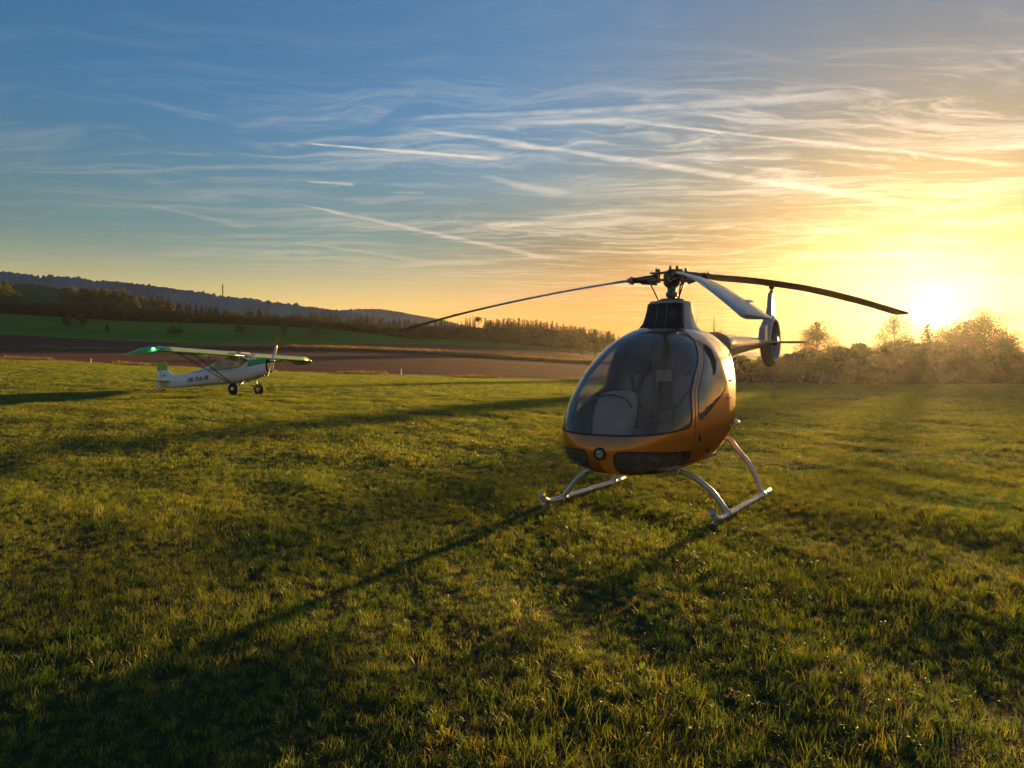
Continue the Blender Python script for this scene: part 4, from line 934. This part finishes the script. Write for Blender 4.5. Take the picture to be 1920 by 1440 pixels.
# aerials
MB().tube([(-.95, .06, 1.92), (-1.10, .06, 2.20)], [.004, .002], 5).build('whip_antenna', M_dark, heli)
MB().tube([(-1.9, .0, 1.84), (-1.9, 0, 1.97), (-1.9, 0, 2.17)], [.010, .008, .0025], 6).build('rod_antenna', M_dark, heli)
# pitot on the nose edge
MB().tube([(1.45, -.20, .47), (1.58, -.20, .455)], .007, 6).build('pitot_tube', M_alu, heli)

# ================================================================== AEROPLANE
PO = Vector((-11.3, 32.6, 0)); PO.z = hz(PO.x, PO.y)
plane = empty('light_aeroplane', PO, R(-25)); plane.rotation_euler = (R(-2.3), 0, R(-25))
tag(plane, 'white and green high-wing light aeroplane with tail wheel standing at left', 'aeroplane')
M_pw = paint('white_fabric_paint', (.82, .84, .86), 0, .4, .4); M_pg = paint('green_paint', (.06, .42, .05), 0, .38, .5); M_lg = paint('pale_green_paint', (.42, .62, .25), 0, .4, .4)
M_tyre = mat('tyre_rubber', (.016, .016, .016), .75); M_pgl = glass('cabin_glazing', (.62, .66, .68), .06, .12); M_strut = mat('strut_paint', (.06, .12, .05), .5)
def rsec(x, zc_, h_, w_, n=24, e=3.2): return [(x, w_ * math.copysign(abs(math.cos(a)) ** (2 / e), math.cos(a)), zc_ + h_ * math.copysign(abs(math.sin(a)) ** (2 / e), math.sin(a))) for a in [2 * pi * k / n for k in range(n)]]
# fuselage sections (x, mid height, half height, half width); ground line z = 0
_tp = [(-5.05, .74, .34, .035), (-4.6, .75, .26, .08), (-3.8, .84, .27, .17), (-2.8, .99, .33, .27), (-1.9, 1.09, .39, .34), (-1.45, 1.11, .42, .37), (-.9, 1.14, .45, .38), (-.2, 1.24, .52, .38), (.35, 1.46, .64, .37), (.75, 1.52, .76, .33), (1.1, 1.56, .86, .28), (1.28, 1.54, .95, .23)]   # x, top, bottom, half width
FS = [(x, (a + b_) / 2, (a - b_) / 2, w) for x, a, b_, w in _tp]
cx = [f[0] for f in FS]; fz = interp(cx, [f[1] for f in FS]); fh = interp(cx, [f[2] for f in FS]); fw = interp(cx, [f[3] for f in FS])
xs = np.linspace(-5.05, 1.28, 50)
def fsec(x, e=3.2): return rsec(x, float(fz(x)), float(fh(x)), float(fw(x)), 32, e)
MB().loft([fsec(x) for x in xs if x <= .98] ).build('fuselage', M_pw, plane)
# engine cowling: green upper, white lower
def cowl(name, m, lo, hi, dx=0.0, x0=.42):
    b = MB(); secs = []
    for x in np.linspace(x0, 1.28, 14):
        sc_ = rsec(x, float(fz(x)), float(fh(x)) + .012, float(fw(x)) + .012, 48, 3.0); secs.append([sc_[k % 48] for k in range(lo, hi + 1)])
    return b.loft(secs, close=False, caps=False).build(name, m, plane, solid=.012)
cu = cowl('engine_cowling', M_pg, 1, 23); tag(cu, 'green upper engine cowling'); cl_ = cowl('engine_cowling', M_pw, 23, 49); tag(cl_, 'white lower engine cowling')
MB().loft([rsec(1.25, 1.25, .29, .23, 24, 2.6), rsec(1.32, 1.26, .22, .18, 24, 2.6)]).build('cowling_nose', M_dark, plane)
b = MB(); b.tube([(1.0, -.12, .95), (1.12, -.14, .86), (1.10, -.14, .80)], .035, 8); b.build('exhaust_pipe', M_alu, plane)
# cabin glazing above the fuselage, up to the wing
secs = []
for (x, z0, z1, w0, w1) in ((-1.75, 1.05, 1.20, .33, .22), (-1.3, 1.05, 1.44, .36, .33), (-.6, 1.10, 1.62, .37, .35), (.0, 1.22, 1.62, .37, .35)):
    secs.append([(x, w0, z0), (x, w1, z1), (x, -w1, z1), (x, -w0, z0)])
MB().loft(secs, smooth=False).build('cabin_window', M_pgl, plane)
b = MB(); b.add([(.0, .37, 1.24), (.0, -.37, 1.24), (.42, -.30, 1.46), (.42, .30, 1.46), (-.05, .35, 1.64), (-.05, -.35, 1.64)], [(3, 2, 5, 4), (0, 3, 4), (2, 1, 5)]); b.build('windscreen', M_pgl, plane, solid=.004, fixn=False)
b = MB()
for sg in (1, -1):
    for (p, q_) in (((.0, .37, 1.24), (-.05, .35, 1.64)), ((-.6, .37, 1.12), (-.6, .35, 1.62)), ((-1.3, .36, 1.08), (-1.3, .33, 1.45)), ((-1.75, .34, 1.08), (-1.3, .33, 1.45)), ((.42, .30, 1.46), (-.05, .35, 1.64)), ((-1.75, .34, 1.08), (.0, .37, 1.24))): b.tube([(p[0], sg * p[1], p[2]), (q_[0], sg * q_[1], q_[2])], .02, 6)
b.build('window_frame', M_pw, plane)
# rear turtledeck rising to the wing
secs = []
for (x, h, w) in ((-3.1, .0, .20), (-2.6, .04, .24), (-2.0, .14, .27), (-1.5, .32, .30)):
    zt = float(fz(x)) + float(fh(x)) - .03; secs.append([(x, w, zt), (x, w * .6, zt + h + .02), (x, 0, zt + h + .04), (x, -w * .6, zt + h + .02), (x, -w, zt)])
MB().loft(secs).build('rear_deck', M_pw, plane)
for sg in (1, -1): MB().box((-.75, sg * .16, 1.16), (.30, .26, .40)).build('seat', M_dark, plane, .05)
ph_ = MB(); ph_.ell((-.62, 0, 1.40), (.02, .3, .2))
# wing: constant chord, drooped rounded tips
CH = 1.38; XL = -.10; ZW = 1.66
def foil(y, ch, xl, z, th=.115, up=0):
    pts = [(0, 0), (.02, .35), (.08, .72), (.2, .98), (.35, 1), (.6, .72), (.85, .28), (1, .02), (1, -.02), (.8, -.02), (.5, -.06), (.2, -.16), (.06, -.2), (.01, -.12)]
    return [(xl - ch * p[0], y, z + ch * th * p[1]) for p in pts]
def wing_part(name, ys, m, sel=None):
    secs = [foil(y, *f) for y, f in ys]; return MB().loft(secs).build(name, m, plane)
for sg in (1, -1):
    w = wing_part('wing', [(sg * .02, (CH, XL, ZW)), (sg * 2.2, (CH, XL, ZW)), (sg * 4.1, (CH, XL, ZW))], M_pw)
    tag(w, 'near wing' if sg == -1 else 'far wing')
    tp = []
    for k, (dy, f_, dz_, sw) in enumerate(((.0, 1, 0, 0), (.15, .99, -.01, .0), (.32, .95, -.045, .06), (.46, .86, -.10, .22), (.58, .70, -.16, .50), (.64, .50, -.19, .80))): tp.append((sg * (4.1 + dy), (CH * f_ * (1 if k < 3 else .95), XL - sw, ZW + dz_, .115 if k < 4 else .08)))
    wing_part('wing_tip', tp, M_pg).parent = plane
    # pale green leading edge strip
    secs = []
    for y in np.linspace(.30, 4.1, 12):
        z = ZW; secs.append([(XL + .006 - CH * a, sg * y, z + CH * .115 * c_ + .004 * (1 if c_ > 0 else -1)) for a, c_ in ((.16, .93), (.08, .74), (.02, .38), (-.002, .0), (.008, -.14), (.06, -.22))])
    MB().loft(secs, close=False, caps=False).build('leading_edge', M_lg, w, solid=.006, fixn=False)
    fl = MB(); fl.loft([[(XL - CH * 1.0 - .03, sg * y, ZW + .03), (XL - CH * 1.0 - .03, sg * y, ZW + .045), (XL - CH - .30, sg * y, ZW - .03), (XL - CH - .30, sg * y, ZW - .035)] for y in (.5, 2.3)]).build('flap', M_pg, w)
    fl = MB(); fl.loft([[(XL - CH * 1.0 - .03, sg * y, ZW + .04), (XL - CH * 1.0 - .03, sg * y, ZW + .055), (XL - CH - .28, sg * y, ZW + .01), (XL - CH - .28, sg * y, ZW + .005)] for y in (2.35, 4.0)]).build('aileron', M_pg, w)
    # struts
    for (xa, xb) in ((-.35, -.50), (-1.15, -.62)):
        b = MB(); b.tube([(xb, sg * .36, .52), (xa, sg * 2.55, ZW - .02)], .030, 8, flat=.6); b.build('wing_strut', M_strut, plane)
    b = MB(); b.tube([(-.42, sg * 1.55, 1.12), (-.42, sg * 1.65, ZW - .02)], .012, 6); b.build('jury_strut', M_strut, plane)
    # main gear
    b = MB(); b.tube([(.28, sg * .26, .68), (.06, sg * .66, .30)], [.028, .024], 8); b.tube([(-.30, sg * .28, .54), (.04, sg * .66, .28)], [.024, .02], 8); b.tube([(.0, sg * .08, .56), (.02, sg * .60, .30)], [.022, .018], 8); b.tube([(.05, sg * .56, .24), (.05, sg * .78, .24)], .022, 8)
    b.build('gear_leg', M_alu, plane)
    b = MB(); b.lathe((.05, sg * .74, .245), [(.085, -.07), (.15, -.09), (.215, -.085), (.24, -.055), (.245, 0), (.24, .055), (.215, .085), (.15, .09), (.085, .07)], 'y', 32); wl = b.build('wheel', M_tyre, plane)
    b = MB(); b.lathe((.05, sg * .74, .245), [(0, -.075), (.05, -.08), (.095, -.072), (.11, -.05), (.11, .05), (.095, .072), (.05, .08), (0, .075)], 'y', 24); b.build('wheel_rim', M_alu, wl)
# vertical centre strut of the gear
b = MB(); b.tube([(.0, 0, .64), (.0, 0, .54)], .03, 8); b.build('gear_bracket', M_alu, plane)
b = MB(); b.box((-.55, 0, ZW + .10), (1.0, .62, .10)); b.build('wing_root_cover', M_pw, plane, .03)
# tail: fin with green cap, tailplane, tail wheel
slab([(-3.95, .80, .03), (-4.40, .88, .03), (-4.62, 1.06, .025), (-5.30, 1.00, .012), (-5.30, .20, .02), (-5.02, .20, .03), (-4.75, .36, .03)], .03).build('tail_fin', M_pw, plane, .006)
slab([(-4.622, 1.062, .026), (-4.76, 1.40, .02), (-4.87, 1.44, .018), (-5.18, 1.38, .012), (-5.30, 1.32, .012), (-5.302, 1.002, .016)], .02).build('fin_cap', M_pg, plane, .004)
b = MB()
for z0, z1 in ((.22, 1.0),): b.box((-5.03, 0, (z0 + z1) / 2), (.012, .066, z1 - z0))
b.build('rudder_gap', M_dark, plane)
for sg in (1, -1): plan([(-4.35, sg * .02), (-4.55, sg * 1.05), (-4.75, sg * 1.25), (-5.35, sg * 1.20), (-5.20, sg * .05)], .02, .54).build('tailplane', M_pg, plane, .006)
b = MB(); b.tube([(-4.65, 0, .30), (-4.78, 0, .20), (-4.80, 0, .12)], [.018, .016, .014], 6); b.build('tail_wheel_leg', M_dark, plane)
b = MB(); b.lathe((-4.82, 0, .10), [(.03, -.035), (.09, -.04), (.11, -.02), (.11, .02), (.09, .04), (.03, .035)], 'y', 20); tw_ = b.build('tail_wheel', M_tyre, plane)
MB().lathe((-4.82, 0, .10), [(0, -.03), (.045, -.034), (.045, .034), (0, .03)], 'y', 14).build('wheel_rim', M_alu, tw_)
# propeller: two bright blades round a spinner
PX, PZ = 1.42, 1.45; PR = .72; pa = R(-20); M_prop = mat('propeller_composite', (.78, .70, .52), .3, coat=.5)
b = MB(); b.lathe((PX, 0, PZ), [(.085, -.10), (.09, -.02), (.075, .05), (.04, .10), (0, .12)], 'x', 18); pr = b.build('propeller_hub', M_alu, plane)
b = MB(); b.lathe((PX - .1, 0, PZ), [(0, -.02), (.07, -.02), (.07, .02), (0, .02)], 'x', 14); b.build('hub_flange', M_dark, pr)
for s_ in (1, -1):
    d = Vector((0, math.sin(pa) * -s_, math.cos(pa) * s_)); e_ = Vector((0, math.cos(pa) * s_, math.sin(pa) * s_)); secs = []
    for r, ch, tw in ((.05, .06, 1.1), (.15, .08, .95), (.30, .125, .75), (.45, .13, .52), (.60, .105, .40), (.68, .08, .34), (PR, .03, .3)):
        c_ = e_ * math.cos(tw) + Vector((1, 0, 0)) * math.sin(tw); u_ = d.cross(c_); c0 = Vector((PX, 0, PZ)) + d * r; th_ = .022 * (1 - r * .8)
        secs.append([c0 + c_ * ch * .5, c0 + c_ * ch * .2 + u_ * th_, c0 - c_ * ch * .25 + u_ * th_ * .7, c0 - c_ * ch * .5, c0 - c_ * ch * .2 - u_ * th_ * .2, c0 + c_ * ch * .2 - u_ * th_ * .3])
    MB().loft(secs).build('propeller_blade', M_prop, pr)
# green navigation light on the near wing tip
b = MB(); b.ell((XL - .10, -4.52, ZW + .03), (.07, .045, .035)); b.build('navigation_light', mat('green_lamp', (.02, .6, .3), .2, emit=((.10, 1.0, .45), 7)), plane)
b = MB(); b.ell((XL - .10, 4.52, ZW + .03), (.06, .04, .03)); b.build('navigation_light', mat('red_lamp', (.5, .04, .03), .2), plane)
# registration letters along the near side, flag on the fin
def lettering(txt, size, x0, z0, y, slope, m, name, parent, yaw=0.):
    cu_ = bpy.data.curves.new('t', 'FONT'); cu_.body = txt; cu_.size = size; cu_.extrude = .002; cu_.space_character = 1.05; cu_.shear = .1; cu_.offset = .003
    o = bpy.data.objects.new('t', cu_); COL.objects.link(o); dg = bpy.context.evaluated_depsgraph_get(); me = bpy.data.meshes.new_from_object(o.evaluated_get(dg)); bpy.data.objects.remove(o)
    me.materials.clear(); me.materials.append(m); me.transform(Matrix.Translation((x0, y, z0)) @ Matrix.Rotation(yaw, 4, 'Z') @ Matrix.Rotation(-slope, 4, 'Y') @ Matrix.Rotation(R(90), 4, 'X'))
    ob = link(name, me, m, parent); return ob
M_let = mat('letter_black', (.015, .015, .018), .5)
x0_ = -3.13; yw = math.atan2(float(fw(-1.9) - fw(-3.5)), 1.6)
lt = lettering('OK-YUL-58', .265, x0_, .50, -(float(fw(x0_)) + .012), .10, M_let, 'registration_letters', plane, -yw)
me = bpy.data.meshes.new('flag'); b = MB(); b.box((-4.82, -.034, 0.825), (.16, .006, .045)); fl = b.build('flag_white_band', mat('flag_white', (.8, .8, .8), .5), plane)
MB().box((-4.82, -.034, 0.78), (.16, .006, .045)).build('flag_red_band', mat('flag_red', (.5, .02, .02), .5), plane)
b = MB(); b.add([(-4.74, -.041, 0.8475), (-4.74, -.041, 0.7575), (-4.82, -.041, 0.8025), (-4.74, -.036, 0.8475), (-4.74, -.036, 0.7575), (-4.82, -.036, 0.8025)], [(0, 1, 2), (5, 4, 3), (0, 2, 5, 3), (2, 1, 4, 5), (1, 0, 3, 4)]); b.build('flag_blue_wedge', mat('flag_blue', (.02, .04, .25), .5), plane)
